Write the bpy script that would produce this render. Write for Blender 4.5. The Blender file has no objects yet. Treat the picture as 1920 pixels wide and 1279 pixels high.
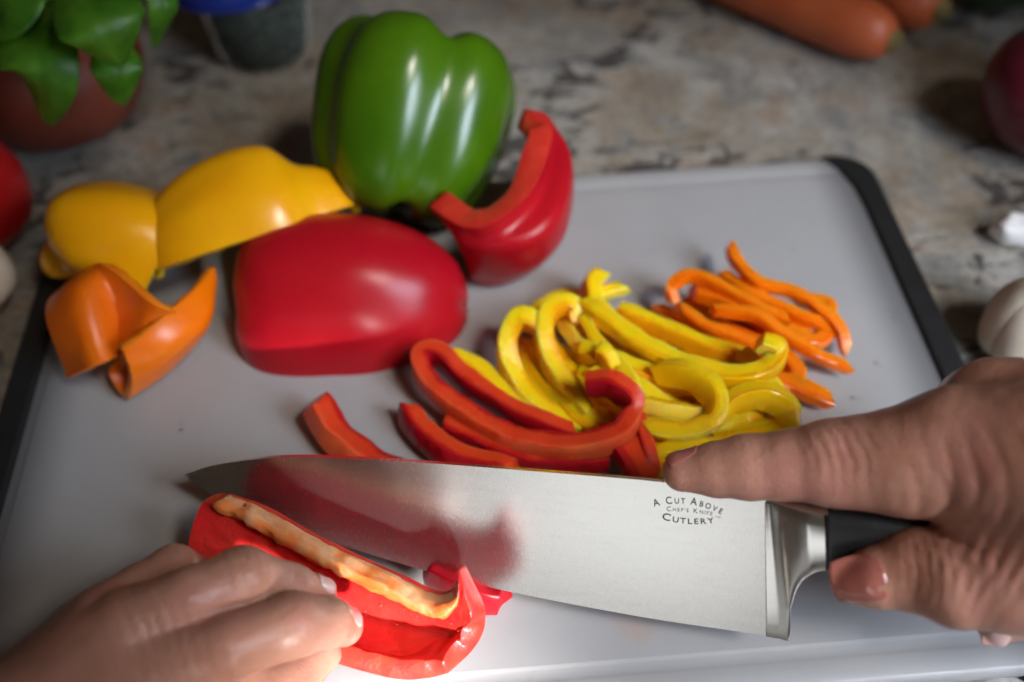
import bpy, bmesh, math, random
import numpy as np
from mathutils import Vector, Matrix, noise
random.seed(7)
rng = np.random.default_rng(7)
scene = bpy.context.scene
col = scene.collection
CM = 0.01                      # everything below is written in centimetres; board top is z = 0

# ------------------------------------------------------------------ camera, world, lamps, exposure
cam_d = bpy.data.cameras.new('camera'); cam = bpy.data.objects.new('camera', cam_d); col.objects.link(cam)
h_, p_, r_ = (-0.05995,0.71670,-0.02499)
cam.matrix_world = Matrix.Translation(Vector((17.993,-12.780,32.010)) * CM) @ (Matrix.Rotation(h_, 4, 'Z') @ Matrix.Rotation(p_, 4, 'X') @ Matrix.Rotation(r_, 4, 'Z'))
cam_d.lens = 37.29; cam_d.sensor_width = 36; cam_d.clip_start = 0.01; cam_d.clip_end = 50
cam_d.dof.use_dof = True; cam_d.dof.focus_distance = 0.332; cam_d.dof.aperture_fstop = 4.2; cam_d.dof.aperture_blades = 7
scene.camera = cam

world = bpy.data.worlds.new('World'); scene.world = world; world.use_nodes = True
bg = world.node_tree.nodes['Background']; bg.inputs[0].default_value = (1.0, 0.68, 0.45, 1); bg.inputs[1].default_value = 0.026

def area(name, loc, target, sx, sy, power, color, spread=180):
    l = bpy.data.lights.new(name, 'AREA'); l.shape = 'RECTANGLE'; l.size = sx * CM; l.size_y = sy * CM
    l.energy = power; l.color = color; l.spread = math.radians(spread)
    o = bpy.data.objects.new(name, l); col.objects.link(o); o.location = Vector(loc) * CM
    o.rotation_euler = (Vector(target) - Vector(loc)).to_track_quat('-Z', 'Y').to_euler(); return o
def spot(name, loc, target, power, color, cone, blend, radius):
    l = bpy.data.lights.new(name, 'SPOT'); l.energy = power; l.color = color; l.spot_size = math.radians(cone); l.spot_blend = blend
    l.shadow_soft_size = radius * CM
    o = bpy.data.objects.new(name, l); col.objects.link(o); o.location = Vector(loc) * CM
    o.rotation_euler = (Vector(target) - Vector(loc)).to_track_quat('-Z', 'Y').to_euler(); return o
area('window_light', (62, -26, 38), (28, 12, 0), 22, 32, 0.44, (0.72, 0.82, 1.0), 58)
area('low_window_light', (-5, -55, 14), (22, 4, 3), 34, 24, 0.24, (0.96, 0.98, 1.0))
spot('added_falloff_spot', (74, -36, 96), (26, 16, 0), 88.0, (1.0, 0.93, 0.86), 14.5, 1.0, 22)  # added spot, not a room fitting; brightens the middle so the corners fall off
spot('added_patch_spot', (36, -72, 27), (14.8,0.33,0), 165.0, (1.0, 0.98, 0.97), 7.2, 1.0, 4)  # added spot standing in for the light the blade throws onto the board

vs = scene.view_settings; vs.view_transform = 'Standard'; vs.look = 'None'; vs.exposure = 0.62; vs.gamma = 1.0; vs.use_curve_mapping = False

# ------------------------------------------------------------------ helpers
def tag(o, label=None, cat=None, group=None, kind=None):
    if label: o['label'] = label
    if cat: o['category'] = cat
    if group: o['group'] = group
    if kind: o['kind'] = kind
    return o
def empty(name, loc=(0, 0, 0)):
    o = bpy.data.objects.new(name, None); col.objects.link(o); o.location = Vector(loc) * CM; o.empty_display_size = 0.01; return o
def mesh_obj(name, verts, faces, mats, parent=None, fmat=None, smooth=True):
    me = bpy.data.meshes.new(name)
    V = np.asarray(verts, float)
    if parent is not None and parent.type == 'EMPTY': V = V - np.array(parent.location) / CM
    me.from_pydata((V * CM).tolist(), [], [tuple(int(i) for i in f) for f in faces])
    if not isinstance(mats, (list, tuple)): mats = [mats]
    for m in mats: me.materials.append(m)
    if fmat is not None: me.polygons.foreach_set('material_index', list(fmat))
    me.polygons.foreach_set('use_smooth', [smooth] * len(me.polygons))
    me.update()
    o = bpy.data.objects.new(name, me); col.objects.link(o)
    if parent is not None: o.parent = parent
    return o
def recalc(o):
    bm = bmesh.new(); bm.from_mesh(o.data); bmesh.ops.recalc_face_normals(bm, faces=bm.faces); bm.to_mesh(o.data); bm.free(); return o
def A(x): return np.asarray(x, float)
def nrm(v): v = A(v); return v / (np.linalg.norm(v) + 1e-12)
def catmull(P, n, closed=False):
    P = A(P); m = len(P)
    if m == 2: t = np.linspace(0, 1, n)[:, None]; return P[0] * (1 - t) + P[1] * t
    Q = np.vstack([2 * P[0] - P[1], P, 2 * P[-1] - P[-2]])
    ts = np.linspace(0, m - 1, n); i = np.minimum(ts.astype(int), m - 2); t = (ts - i)[:, None]
    a, b, c, d = Q[i], Q[i + 1], Q[i + 2], Q[i + 3]
    return 0.5 * ((2 * b) + (-a + c) * t + (2 * a - 5 * b + 4 * c - d) * t ** 2 + (-a + 3 * b - 3 * c + d) * t ** 3)
def surf(grid, nu, nv):
    g = A(grid)                                         # rows x cols x 3
    rows = np.stack([catmull(r, nv) for r in g])        # R x nv x 3
    return np.stack([catmull(rows[:, j], nu) for j in range(nv)], 1)   # nu x nv x 3
def gnormals(S):
    du = np.gradient(S, axis=0); dv = np.gradient(S, axis=1)
    n = np.cross(du, dv); return n / (np.linalg.norm(n, axis=2, keepdims=True) + 1e-9)
def wob(P, s, seed=0.0):
    return np.array([noise.noise(Vector((p[0] * s + seed, p[1] * s - seed, p[2] * s + 2 * seed))) for p in P.reshape(-1, 3)]).reshape(P.shape[:-1])
def gfaces(nu, nv, off=0, flip=False):
    F = []
    for i in range(nu - 1):
        for j in range(nv - 1):
            a = off + i * nv + j; q = (a, a + nv, a + nv + 1, a + 1)
            F.append(q[::-1] if flip else q)
    return F
def shell(name, S, th, skin, flesh, inner, flip=False, bump=0.05, seed=1.0, torn=0.0, loc=None):
    """a thick piece of pepper wall: outer skin grid S, inner wall th cm behind it, flesh rim round the edge"""
    nu, nv = S.shape[:2]
    N = gnormals(S) * (-1 if flip else 1)
    S = S + N * (bump * wob(S, 0.6, seed))[..., None]
    T = th * (1 + 0.16 * wob(S, 0.9, seed + 5))[..., None]
    edge = np.zeros((nu, nv), bool); edge[0] = edge[-1] = True; edge[:, 0] = edge[:, -1] = True
    I = S - N * T + N * (torn * wob(S, 2.6, seed + 9))[..., None]
    Mid = S - N * T * 0.5
    root = empty(name, loc if loc is not None else S.reshape(-1, 3)[S.reshape(-1, 3)[:, 2].argmin()])
    sk = mesh_obj('skin', S.reshape(-1, 3), gfaces(nu, nv, 0, flip), skin, root)
    # flesh: inner wall and rim
    loop = [(i, 0) for i in range(nu)] + [(nu - 1, j) for j in range(1, nv)] + [(i, nv - 1) for i in range(nu - 2, -1, -1)] + [(0, j) for j in range(nv - 2, 0, -1)]
    V = list(I.reshape(-1, 3)); F = gfaces(nu, nv, 0, not flip); fm = [1] * len(F)
    o0 = len(V)
    cen = S.reshape(-1, 3).mean(0)
    rings = []
    for k, f in enumerate((0.0, 0.08, 0.35, 0.65, 0.93, 1.0)):
        base = len(V); rings.append(base)
        for (i, j) in loop:
            e = np.zeros(3)
            if j == 0: e += S[i, 0] - S[i, 1]
            if j == nv - 1: e += S[i, -1] - S[i, -2]
            if i == 0: e += S[0, j] - S[1, j]
            if i == nu - 1: e += S[-1, j] - S[-2, j]
            e = nrm(e); b = 0.05 * (1 - (2 * f - 1) ** 4) + (0.03 * noise.noise(Vector(S[i, j] * 3.0)) if 0 < f < 1 else 0)
            V.append(S[i, j] * (1 - f) + I[i, j] * f + e * b)
    L = len(loop)
    for k in range(5):
        for q in range(L):
            a, b = rings[k] + q, rings[k] + (q + 1) % L; c, d = rings[k + 1] + (q + 1) % L, rings[k + 1] + q
            F.append((a, b, c, d) if not flip else (d, c, b, a)); fm.append(0)
    fl = mesh_obj('flesh', V, F, [flesh, inner], root, fm)
    return root
def frame(axis, up):
    a = nrm(axis); s = nrm(np.cross(up, a)); u = np.cross(a, s); return np.stack([a, s, u], 1)   # columns: along, side, up

# ------------------------------------------------------------------ materials
def newmat(name):
    m = bpy.data.materials.new(name); m.use_nodes = True; nt = m.node_tree
    return m, nt, nt.nodes['Principled BSDF']
def N_(nt, t, **kw):
    n = nt.nodes.new(t)
    for k, v in kw.items():
        if k.startswith('i_'): n.inputs[k[2:].replace('_', ' ')].default_value = v
        else: setattr(n, k, v)
    return n
def ramp(nt, fac, stops):
    r = nt.nodes.new('ShaderNodeValToRGB'); e = r.color_ramp.elements
    while len(e) < len(stops): e.new(0.5)
    for el, (p, c) in zip(e, stops): el.position = p; el.color = (*c, 1)
    nt.links.new(fac, r.inputs[0]); return r.outputs[0]
def mixc(nt, fac, a, b, mode='MIX'):
    m = nt.nodes.new('ShaderNodeMix'); m.data_type = 'RGBA'; m.blend_type = mode
    for s, v in ((0, fac), (6, a), (7, b)):
        if hasattr(v, 'links') or hasattr(v, 'is_linked'): nt.links.new(v, m.inputs[s])
        else: m.inputs[s].default_value = v if s == 0 else (*v, 1)
    return m.outputs[2]
def tex(nt, scale, detail=4, rough=0.55, dist=0.0, vec=None, kind='ShaderNodeTexNoise'):
    n = nt.nodes.new(kind); n.inputs['Scale'].default_value = scale
    if kind == 'ShaderNodeTexNoise':
        n.inputs['Detail'].default_value = detail; n.inputs['Roughness'].default_value = rough; n.inputs['Distortion'].default_value = dist
    if vec is None:
        tc = nt.nodes.new('ShaderNodeTexCoord'); vec = tc.outputs['Object']
    nt.links.new(vec, n.inputs['Vector']); return n
def stretched(nt, sx, sy, sz):
    tc = nt.nodes.new('ShaderNodeTexCoord'); mp = nt.nodes.new('ShaderNodeMapping'); mp.inputs['Scale'].default_value = (sx, sy, sz)
    nt.links.new(tc.outputs['Object'], mp.inputs['Vector']); return mp.outputs[0]
def bumpn(nt, bsdf, h, strength, dist):
    b = nt.nodes.new('ShaderNodeBump'); b.inputs['Strength'].default_value = strength; b.inputs['Distance'].default_value = dist
    nt.links.new(h, b.inputs['Height']); nt.links.new(b.outputs[0], bsdf.inputs['Normal']); return b
def organic(name, c1, c2, rough=0.25, sss=0.25, rad=(0.4, 0.15, 0.08), scale=40, bscale=300, bstr=0.1, coat=0.0, bdist=0.0004, spec=0.5, c3=None, c3s=120):
    m, nt, b = newmat(name)
    t = tex(nt, scale, 3)
    c = ramp(nt, t.outputs[0], [(0.35, c1), (0.68, c2)])
    if c3:
        t3 = tex(nt, c3s, 5, 0.65); f = ramp(nt, t3.outputs[0], [(0.52, (0, 0, 0)), (0.68, (1, 1, 1))]); c = mixc(nt, f, c, c3)
    nt.links.new(c, b.inputs['Base Color'])
    b.inputs['Roughness'].default_value = rough; b.inputs['Specular IOR Level'].default_value = spec
    b.inputs['Subsurface Weight'].default_value = sss; b.inputs['Subsurface Radius'].default_value = rad; b.inputs['Subsurface Scale'].default_value = 0.01
    if coat: b.inputs['Coat Weight'].default_value = coat; b.inputs['Coat Roughness'].default_value = 0.08
    if bstr:
        n2 = tex(nt, bscale, 3); bumpn(nt, b, n2.outputs[0], bstr, bdist)
    return m
def flesh_mat(name, skin, mid, pale, rad, rough=0.3):
    # cut flesh: skin colour at the outer wall, paler towards the inner wall (stored per vertex as 'across')
    m, nt, b = newmat(name)
    at = nt.nodes.new('ShaderNodeAttribute'); at.attribute_name = 'across'
    t = tex(nt, 130, 4, 0.6); ad = nt.nodes.new('ShaderNodeMath'); ad.operation = 'MULTIPLY_ADD'; nt.links.new(t.outputs[0], ad.inputs[0]); ad.inputs[1].default_value = 0.45; nt.links.new(at.outputs['Fac'], ad.inputs[2])
    c = ramp(nt, ad.outputs[0], [(0.12, pale), (0.42, mid), (0.92, mid), (1.12, skin)] if False else [(0.10, pale), (0.45, mid), (0.90, mid), (1.0, skin)])
    nt.links.new(c, b.inputs['Base Color'])
    b.inputs['Subsurface Weight'].default_value = 1.0; b.inputs['Subsurface Radius'].default_value = rad; b.inputs['Subsurface Scale'].default_value = 0.009
    r = tex(nt, 90, 3); rr = nt.nodes.new('ShaderNodeMapRange'); nt.links.new(r.outputs[0], rr.inputs[0]); rr.inputs[3].default_value = rough * 0.5; rr.inputs[4].default_value = rough * 1.6; nt.links.new(rr.outputs[0], b.inputs['Roughness'])
    n2 = tex(nt, 420, 4, 0.65); bumpn(nt, b, n2.outputs[0], 0.6, 0.0006)
    return m
RS = (0.5, 0.12, 0.06); YS = (0.5, 0.3, 0.06); GS = (0.15, 0.3, 0.05)
M = {}
M['red_skin'] = organic('red_skin', (0.36, 0.004, 0.012), (0.45, 0.008, 0.013), 0.30, 0.15, RS, 25, 220, 0.06, spec=0.26)
M['red_flesh'] = organic('red_flesh', (0.50, 0.040, 0.010), (0.56, 0.075, 0.018), 0.4, 0.35, RS, 90, 500, 0.5)
M['red_inner'] = organic('red_inner', (0.58, 0.016, 0.018), (0.66, 0.040, 0.024), 0.24, 0.3, RS, 70, 380, 0.55, bdist=0.0008)
M['membrane'] = flesh_mat('membrane', (0.56, 0.030, 0.016), (0.62, 0.19, 0.045), (0.66, 0.40, 0.22), (0.5, 0.3, 0.12), 0.4)
M['red_rim'] = organic('red_rim', (0.52, 0.018, 0.014), (0.60, 0.045, 0.022), 0.32, 0.4, RS, 110, 600, 0.5)
M['red_wet'] = organic('red_wet', (0.50, 0.03, 0.02), (0.55, 0.06, 0.03), 0.06, 0.3, RS, 70, 380, 0.0, coat=0.6)
M['yellow_skin'] = organic('yellow_skin', (0.78, 0.33, 0.002), (0.86, 0.42, 0.003), 0.25, 0.2, YS, 25, 220, 0.06)
M['yellow_flesh'] = organic('yellow_flesh', (0.84, 0.46, 0.004), (0.90, 0.58, 0.025), 0.33, 0.4, YS, 80, 420, 0.45)
M['yellow_bright'] = organic('yellow_bright', (0.96, 0.54, 0.002), (1.0, 0.64, 0.004), 0.22, 0.35, YS, 50, 300, 0.15)
M['orange_skin'] = organic('orange_skin', (0.84, 0.16, 0.001), (0.92, 0.21, 0.002), 0.26, 0.2, (0.5, 0.2, 0.05), 25, 220, 0.06)
M['orange_flesh'] = organic('orange_flesh', (0.76, 0.17, 0.003), (0.84, 0.24, 0.008), 0.38, 0.4, (0.5, 0.2, 0.05), 80, 420, 0.45)
M['orange_inner'] = organic('orange_inner', (0.74, 0.13, 0.002), (0.82, 0.17, 0.004), 0.35, 0.3, (0.5, 0.2, 0.05), 60, 380, 0.4)
M['red_cut'] = flesh_mat('red_cut', (0.46, 0.010, 0.010), (0.68, 0.060, 0.014), (0.80, 0.18, 0.055), RS)
M['yellow_cut'] = flesh_mat('yellow_cut', (0.96, 0.46, 0.002), (1.0, 0.64, 0.006), (1.0, 0.78, 0.13), YS)
M['orange_cut'] = flesh_mat('orange_cut', (0.78, 0.14, 0.001), (0.90, 0.23, 0.003), (0.93, 0.36, 0.03), (0.5, 0.2, 0.05))
M['green_skin'] = organic('green_skin', (0.040, 0.115, 0.002), (0.075, 0.175, 0.003), 0.25, 0.12, GS, 22, 160, 0.08)
M['stem_green'] = organic('stem_green', (0.10, 0.20, 0.03), (0.16, 0.26, 0.05), 0.5, 0.1, GS, 60, 200, 0.3)
M['basil'] = organic('basil', (0.030, 0.115, 0.006), (0.075, 0.21, 0.012), 0.42, 0.25, GS, 70, 260, 0.35, spec=0.32)
M['terracotta'] = organic('terracotta', (0.14, 0.026, 0.012), (0.19, 0.038, 0.018), 0.45, 0.0, RS, 40, 200, 0.2)
M['soil'] = organic('soil', (0.02, 0.014, 0.01), (0.05, 0.035, 0.025), 0.9, 0.0, RS, 200, 300, 0.8)
M['tomato'] = organic('tomato', (0.33, 0.006, 0.008), (0.42, 0.010, 0.010), 0.2, 0.15, RS, 30, 200, 0.05)
M['mushroom'] = organic('mushroom', (0.55, 0.43, 0.30), (0.66, 0.55, 0.42), 0.6, 0.2, (0.4, 0.3, 0.2), 60, 200, 0.3)
M['mushroom_dark'] = organic('mushroom_dark', (0.32, 0.20, 0.11), (0.46, 0.32, 0.2), 0.7, 0.1, (0.4, 0.3, 0.2), 90, 200, 0.5)
M['carrot'] = organic('carrot', (0.42, 0.085, 0.025), (0.50, 0.12, 0.04), 0.45, 0.2, (0.5, 0.2, 0.06), 40, 120, 0.4)
M['carrot_top'] = organic('carrot_top', (0.10, 0.08, 0.02), (0.25, 0.16, 0.05), 0.7, 0.0, GS, 120, 200, 0.6)
M['onion'] = organic('onion', (0.10, 0.008, 0.020), (0.16, 0.014, 0.032), 0.28, 0.1, RS, 30, 160, 0.1)
M['onion_dry'] = organic('onion_dry', (0.22, 0.09, 0.06), (0.35, 0.18, 0.12), 0.6, 0.0, RS, 90, 200, 0.4)
M['cucumber'] = organic('cucumber', (0.010, 0.028, 0.006), (0.018, 0.045, 0.010), 0.35, 0.05, GS, 60, 200, 0.4)
M['garlic'] = organic('garlic', (0.62, 0.54, 0.42), (0.74, 0.68, 0.58), 0.5, 0.3, (0.4, 0.3, 0.2), 50, 150, 0.3)
M['garlic_paper'] = organic('garlic_paper', (0.75, 0.72, 0.68), (0.82, 0.80, 0.78), 0.35, 0.1, (0.4, 0.3, 0.2), 50, 250, 0.5)
M['herb'] = organic('herb', (0.006, 0.016, 0.004), (0.020, 0.040, 0.010), 0.7, 0.0, GS, 200, 200, 0.3)
M['blue_lid'] = organic('blue_lid', (0.012, 0.03, 0.22), (0.016, 0.04, 0.27), 0.25, 0.0, RS, 20, 60, 0.02)

def m_glass():
    m, nt, b = newmat('clear_plastic'); b.inputs['Base Color'].default_value = (0.86, 0.93, 0.92, 1); b.inputs['Roughness'].default_value = 0.06
    b.inputs['Transmission Weight'].default_value = 0.95; b.inputs['IOR'].default_value = 1.08; return m
M['clear_plastic'] = m_glass()
def m_granite():
    m, nt, b = newmat('granite')
    base = tex(nt, 16, 6, 0.6, 0.4)
    c = ramp(nt, base.outputs[0], [(0.30, (0.188, 0.144, 0.100)), (0.44, (0.298, 0.256, 0.200)), (0.55, (0.368, 0.344, 0.300)), (0.70, (0.431, 0.424, 0.399))])
    g = tex(nt, 55, 5, 0.6, 0.5); gf = ramp(nt, g.outputs[0], [(0.50, (0, 0, 0)), (0.62, (1, 1, 1))]); c = mixc(nt, gf, c, (0.235, 0.232, 0.216))
    pk = tex(nt, 34, 3); pf = ramp(nt, pk.outputs[0], [(0.56, (0, 0, 0)), (0.70, (0.8, 0.8, 0.8))]); c = mixc(nt, pf, c, (0.345, 0.256, 0.183))
    area_ = tex(nt, 9, 3, 0.5, 0.8, stretched(nt, 0.7, 1.3, 1)); flk = tex(nt, 62, 5, 0.62, 0.9, stretched(nt, 0.75, 1.25, 1))
    ad = nt.nodes.new('ShaderNodeMath'); ad.operation = 'MULTIPLY_ADD'; nt.links.new(area_.outputs[0], ad.inputs[0]); ad.inputs[1].default_value = 0.75; nt.links.new(flk.outputs[0], ad.inputs[2])
    df = ramp(nt, ad.outputs[0], [(0.95, (0, 0, 0)), (1.05, (0.9, 0.9, 0.9))]); c = mixc(nt, df, c, (0.060, 0.054, 0.050))
    fine = tex(nt, 240, 3); ff = ramp(nt, fine.outputs[0], [(0.3, (0.72, 0.72, 0.72)), (0.7, (1.1, 1.1, 1.1))]); c = mixc(nt, 1.0, c, ff, 'MULTIPLY')
    nt.links.new(c, b.inputs['Base Color']); b.inputs['Roughness'].default_value = 0.32; b.inputs['Specular IOR Level'].default_value = 0.35
    return m
M['granite'] = m_granite()
def m_board():
    m, nt, b = newmat('milky_board_plastic')
    t = tex(nt, 14, 5, 0.6); c = ramp(nt, t.outputs[0], [(0.3, (0.345, 0.345, 0.345)), (0.7, (0.385, 0.385, 0.382))])
    st = tex(nt, 26, 2, 0.4); sf = ramp(nt, st.outputs[0], [(0.70, (0, 0, 0)), (0.78, (0.35, 0.35, 0.35))]); c = mixc(nt, sf, c, (0.45, 0.26, 0.15))
    # the black grips run on under the milky plastic and show through it near the short sides
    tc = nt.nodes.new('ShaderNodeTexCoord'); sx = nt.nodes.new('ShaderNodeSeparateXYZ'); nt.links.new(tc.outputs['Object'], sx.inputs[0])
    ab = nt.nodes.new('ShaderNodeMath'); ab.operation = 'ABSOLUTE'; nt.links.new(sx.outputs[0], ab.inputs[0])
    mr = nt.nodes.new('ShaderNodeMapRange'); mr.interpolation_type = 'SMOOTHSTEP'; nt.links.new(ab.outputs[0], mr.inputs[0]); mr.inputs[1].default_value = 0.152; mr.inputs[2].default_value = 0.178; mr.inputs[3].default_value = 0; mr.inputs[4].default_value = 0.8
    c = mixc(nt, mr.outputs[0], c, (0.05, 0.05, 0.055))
    nt.links.new(c, b.inputs['Base Color'])
    b.inputs['Subsurface Weight'].default_value = 0.35; b.inputs['Subsurface Radius'].default_value = (1, 0.9, 0.85); b.inputs['Subsurface Scale'].default_value = 0.006
    sc = tex(nt, 90, 4, 0.6, 0.0, stretched(nt, 1, 9, 1)); rf = nt.nodes.new('ShaderNodeMapRange'); nt.links.new(sc.outputs[0], rf.inputs[0])
    rf.inputs[3].default_value = 0.34; rf.inputs[4].default_value = 0.52; nt.links.new(rf.outputs[0], b.inputs['Roughness'])
    fn = tex(nt, 900, 2); bumpn(nt, b, fn.outputs[0], 0.12, 0.0002); b.inputs['Specular IOR Level'].default_value = 0.4
    return m
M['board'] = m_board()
def m_black(name, rough, c=0.012):
    m, nt, b = newmat(name); t = tex(nt, 120, 4); cc = ramp(nt, t.outputs[0], [(0.3, (c, c, c * 1.05)), (0.75, (c * 1.9, c * 1.9, c * 2))]); nt.links.new(cc, b.inputs['Base Color'])
    b.inputs['Roughness'].default_value = rough; f = tex(nt, 900, 2); bumpn(nt, b, f.outputs[0], 0.2, 0.0002); return m
M['black_rubber'] = m_black('black_rubber', 0.62, 0.005); M['black_handle'] = m_black('black_handle', 0.38, 0.009); M['ink'] = m_black('ink', 0.6, 0.02)
def m_steel(name, rough, aniso, bs):
    m, nt, b = newmat(name); b.inputs['Metallic'].default_value = 1.0
    uv = nt.nodes.new('ShaderNodeUVMap'); mp = nt.nodes.new('ShaderNodeMapping'); mp.inputs['Scale'].default_value = (26, 1.1, 1); nt.links.new(uv.outputs[0], mp.inputs[0])
    g = tex(nt, 3.2, 5, 0.7, 0, mp.outputs[0]); c = ramp(nt, g.outputs[0], [(0.25, (0.62, 0.61, 0.58)), (0.75, (0.76, 0.75, 0.72))])
    mp2 = nt.nodes.new('ShaderNodeMapping'); mp2.inputs['Scale'].default_value = (0.5, 3.5, 1); nt.links.new(uv.outputs[0], mp2.inputs[0])
    sm = tex(nt, 1.3, 5, 0.65, 0.6, mp2.outputs[0]); sf = ramp(nt, sm.outputs[0], [(0.52, (0, 0, 0)), (0.78, (0.4, 0.4, 0.4))]); c = mixc(nt, sf, c, (0.56, 0.55, 0.53))
    nt.links.new(c, b.inputs['Base Color'])
    rr = nt.nodes.new('ShaderNodeMapRange'); nt.links.new(g.outputs[0], rr.inputs[0]); rr.inputs[3].default_value = rough * 0.75; rr.inputs[4].default_value = rough * 1.3; nt.links.new(rr.outputs[0], b.inputs['Roughness'])
    bumpn(nt, b, g.outputs[0], bs, 0.0002)
    return m
M['blade_steel'] = m_steel('blade_steel', 0.25, 0.5, 0.10); M['bolster_steel'] = m_steel('bolster_steel', 0.24, 0.0, 0.04)
def m_skin():
    m, nt, b = newmat('skin')
    t = tex(nt, 45, 5, 0.6); c = ramp(nt, t.outputs[0], [(0.30, (0.319, 0.140, 0.090)), (0.52, (0.386, 0.188, 0.129)), (0.70, (0.403, 0.172, 0.129))])
    k = tex(nt, 170, 2); kf = ramp(nt, k.outputs[0], [(0.68, (0, 0, 0)), (0.76, (0.4, 0.4, 0.4))]); c = mixc(nt, kf, c, (0.28, 0.11, 0.07))
    nt.links.new(c, b.inputs['Base Color']); b.inputs['Roughness'].default_value = 0.30; b.inputs['Specular IOR Level'].default_value = 0.28
    b.inputs['Subsurface Weight'].default_value = 0.3; b.inputs['Subsurface Radius'].default_value = (0.5, 0.2, 0.12); b.inputs['Subsurface Scale'].default_value = 0.008
    v = tex(nt, 700, kind='ShaderNodeTexVoronoi'); v.feature = 'DISTANCE_TO_EDGE'
    w1 = tex(nt, 260, 4, 0.6, 0.5); ad = nt.nodes.new('ShaderNodeMath'); ad.operation = 'ADD'; nt.links.new(v.outputs[0], ad.inputs[0]); nt.links.new(w1.outputs[0], ad.inputs[1])
    bumpn(nt, b, ad.outputs[0], 0.32, 0.0006); return m
M['skin'] = m_skin()
M['nail'] = organic('nail', (0.52, 0.30, 0.27), (0.60, 0.38, 0.34), 0.14, 0.2, RS, 60, 200, 0.02, coat=0.5)
M['nail_polish'] = organic('nail_polish', (0.30, 0.095, 0.070), (0.34, 0.115, 0.085), 0.06, 0.05, RS, 60, 200, 0.01, coat=0.8)
M['water'] = m_glass(); M['water'].name = 'water_drop'; M['water'].node_tree.nodes['Principled BSDF'].inputs['IOR'].default_value = 1.33; M['water'].node_tree.nodes['Principled BSDF'].inputs['Roughness'].default_value = 0.02

# ------------------------------------------------------------------ the setting: countertop
GZ = -1.0
g = mesh_obj('granite_countertop', [(-60, -30, GZ), (110, -30, GZ), (110, 75, GZ), (-60, 75, GZ), (-60, -30, GZ - 3), (110, -30, GZ - 3), (110, 75, GZ - 3), (-60, 75, GZ - 3)],
             [(0, 1, 2, 3), (7, 6, 5, 4), (0, 4, 5, 1), (1, 5, 6, 2), (2, 6, 7, 3), (3, 7, 4, 0)], M['granite'], smooth=False)
tag(g, 'beige and grey speckled granite countertop', 'countertop', kind='structure')

# ------------------------------------------------------------------ cutting board
BW, BD = 37.0, 25.0
def rrect(x0, y0, x1, y1, r, n=8):
    pts = []
    for cx, cy, a0 in ((x1 - r, y0 + r, -90), (x1 - r, y1 - r, 0), (x0 + r, y1 - r, 90), (x0 + r, y0 + r, 180)):
        for k in range(n + 1):
            a = math.radians(a0 + 90 * k / n); pts.append((cx + r * math.cos(a), cy + r * math.sin(a)))
    return pts
def ringmesh(name, loops, mat, parent, cap_top=True, cap_bot=True):
    V, F = [], []; n = len(loops[0][0])
    for pts, z in loops: V += [(x, y, z) for x, y in pts]
    for k in range(len(loops) - 1):
        for i in range(n):
            a, b = k * n + i, k * n + (i + 1) % n; F.append((a, b, b + n, a + n))
    if cap_bot: F.append(tuple(range(n - 1, -1, -1)))
    if cap_top: F.append(tuple(range((len(loops) - 1) * n, len(loops) * n)))
    return mesh_obj(name, V, F, mat, parent, smooth=False)
board = empty('cutting_board', (18.5, 12.5, GZ))
tag(board, 'milky white plastic cutting board with black rubber edges on the counter', 'cutting board')
R0 = 1.6
def bl(i, z): return (rrect(i, i, BW - i, BD - i, R0 - min(i, 1.0)), z)
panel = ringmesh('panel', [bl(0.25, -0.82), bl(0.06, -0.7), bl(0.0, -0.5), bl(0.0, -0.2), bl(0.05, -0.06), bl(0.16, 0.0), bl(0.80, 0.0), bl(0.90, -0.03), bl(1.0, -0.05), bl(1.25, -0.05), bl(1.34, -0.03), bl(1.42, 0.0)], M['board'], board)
panel.data.polygons.foreach_set('use_smooth', [len(p.vertices) == 4 for p in panel.data.polygons])
def grip(side):
    # black rubber edge: a strip wrapped round the short side of the board with rounded, wider ends
    def outline(z_in, off):
        n = 10; pts = []
        x_out = -0.12 - off; yb, yt = -0.10 - off, BD + 0.10 + off; r = R0 + 0.1
        for k in range(n + 1):
            a = math.radians(90 * k / n); pts.append((x_out + r - r * math.sin(a) if False else x_out + r * (1 - math.cos(a)), yt - r + r * math.sin(a)))
        inn = [(2.05 + off, yt), (1.9 + off, yt - 0.35), (1.45 + off, yt - 1.1), (1.12 + off, yt - 2.2), (1.02 + off, yt - 3.6), (1.02 + off, yb + 3.6), (1.12 + off, yb + 2.2), (1.45 + off, yb + 1.1), (1.9 + off, yb + 0.35), (2.05 + off, yb)]
        pts += inn
        for k in range(n, -1, -1):
            a = math.radians(90 * k / n); pts.append((x_out + r * (1 - math.cos(a)), yb + r - r * math.sin(a)))
        return [((x if side < 0 else BW - x), y) for x, y in pts]
    loops = [(outline(0, -0.1), GZ + 0.002), (outline(0, 0.0), GZ + 0.12), (outline(0, 0.0), -0.02), (outline(0, -0.06), 0.09), (outline(0, -0.16), 0.14)]
    o = ringmesh('edge_grip', loops, M['black_rubber'], board); recalc(o); return o
grip(-1); grip(1)

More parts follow.
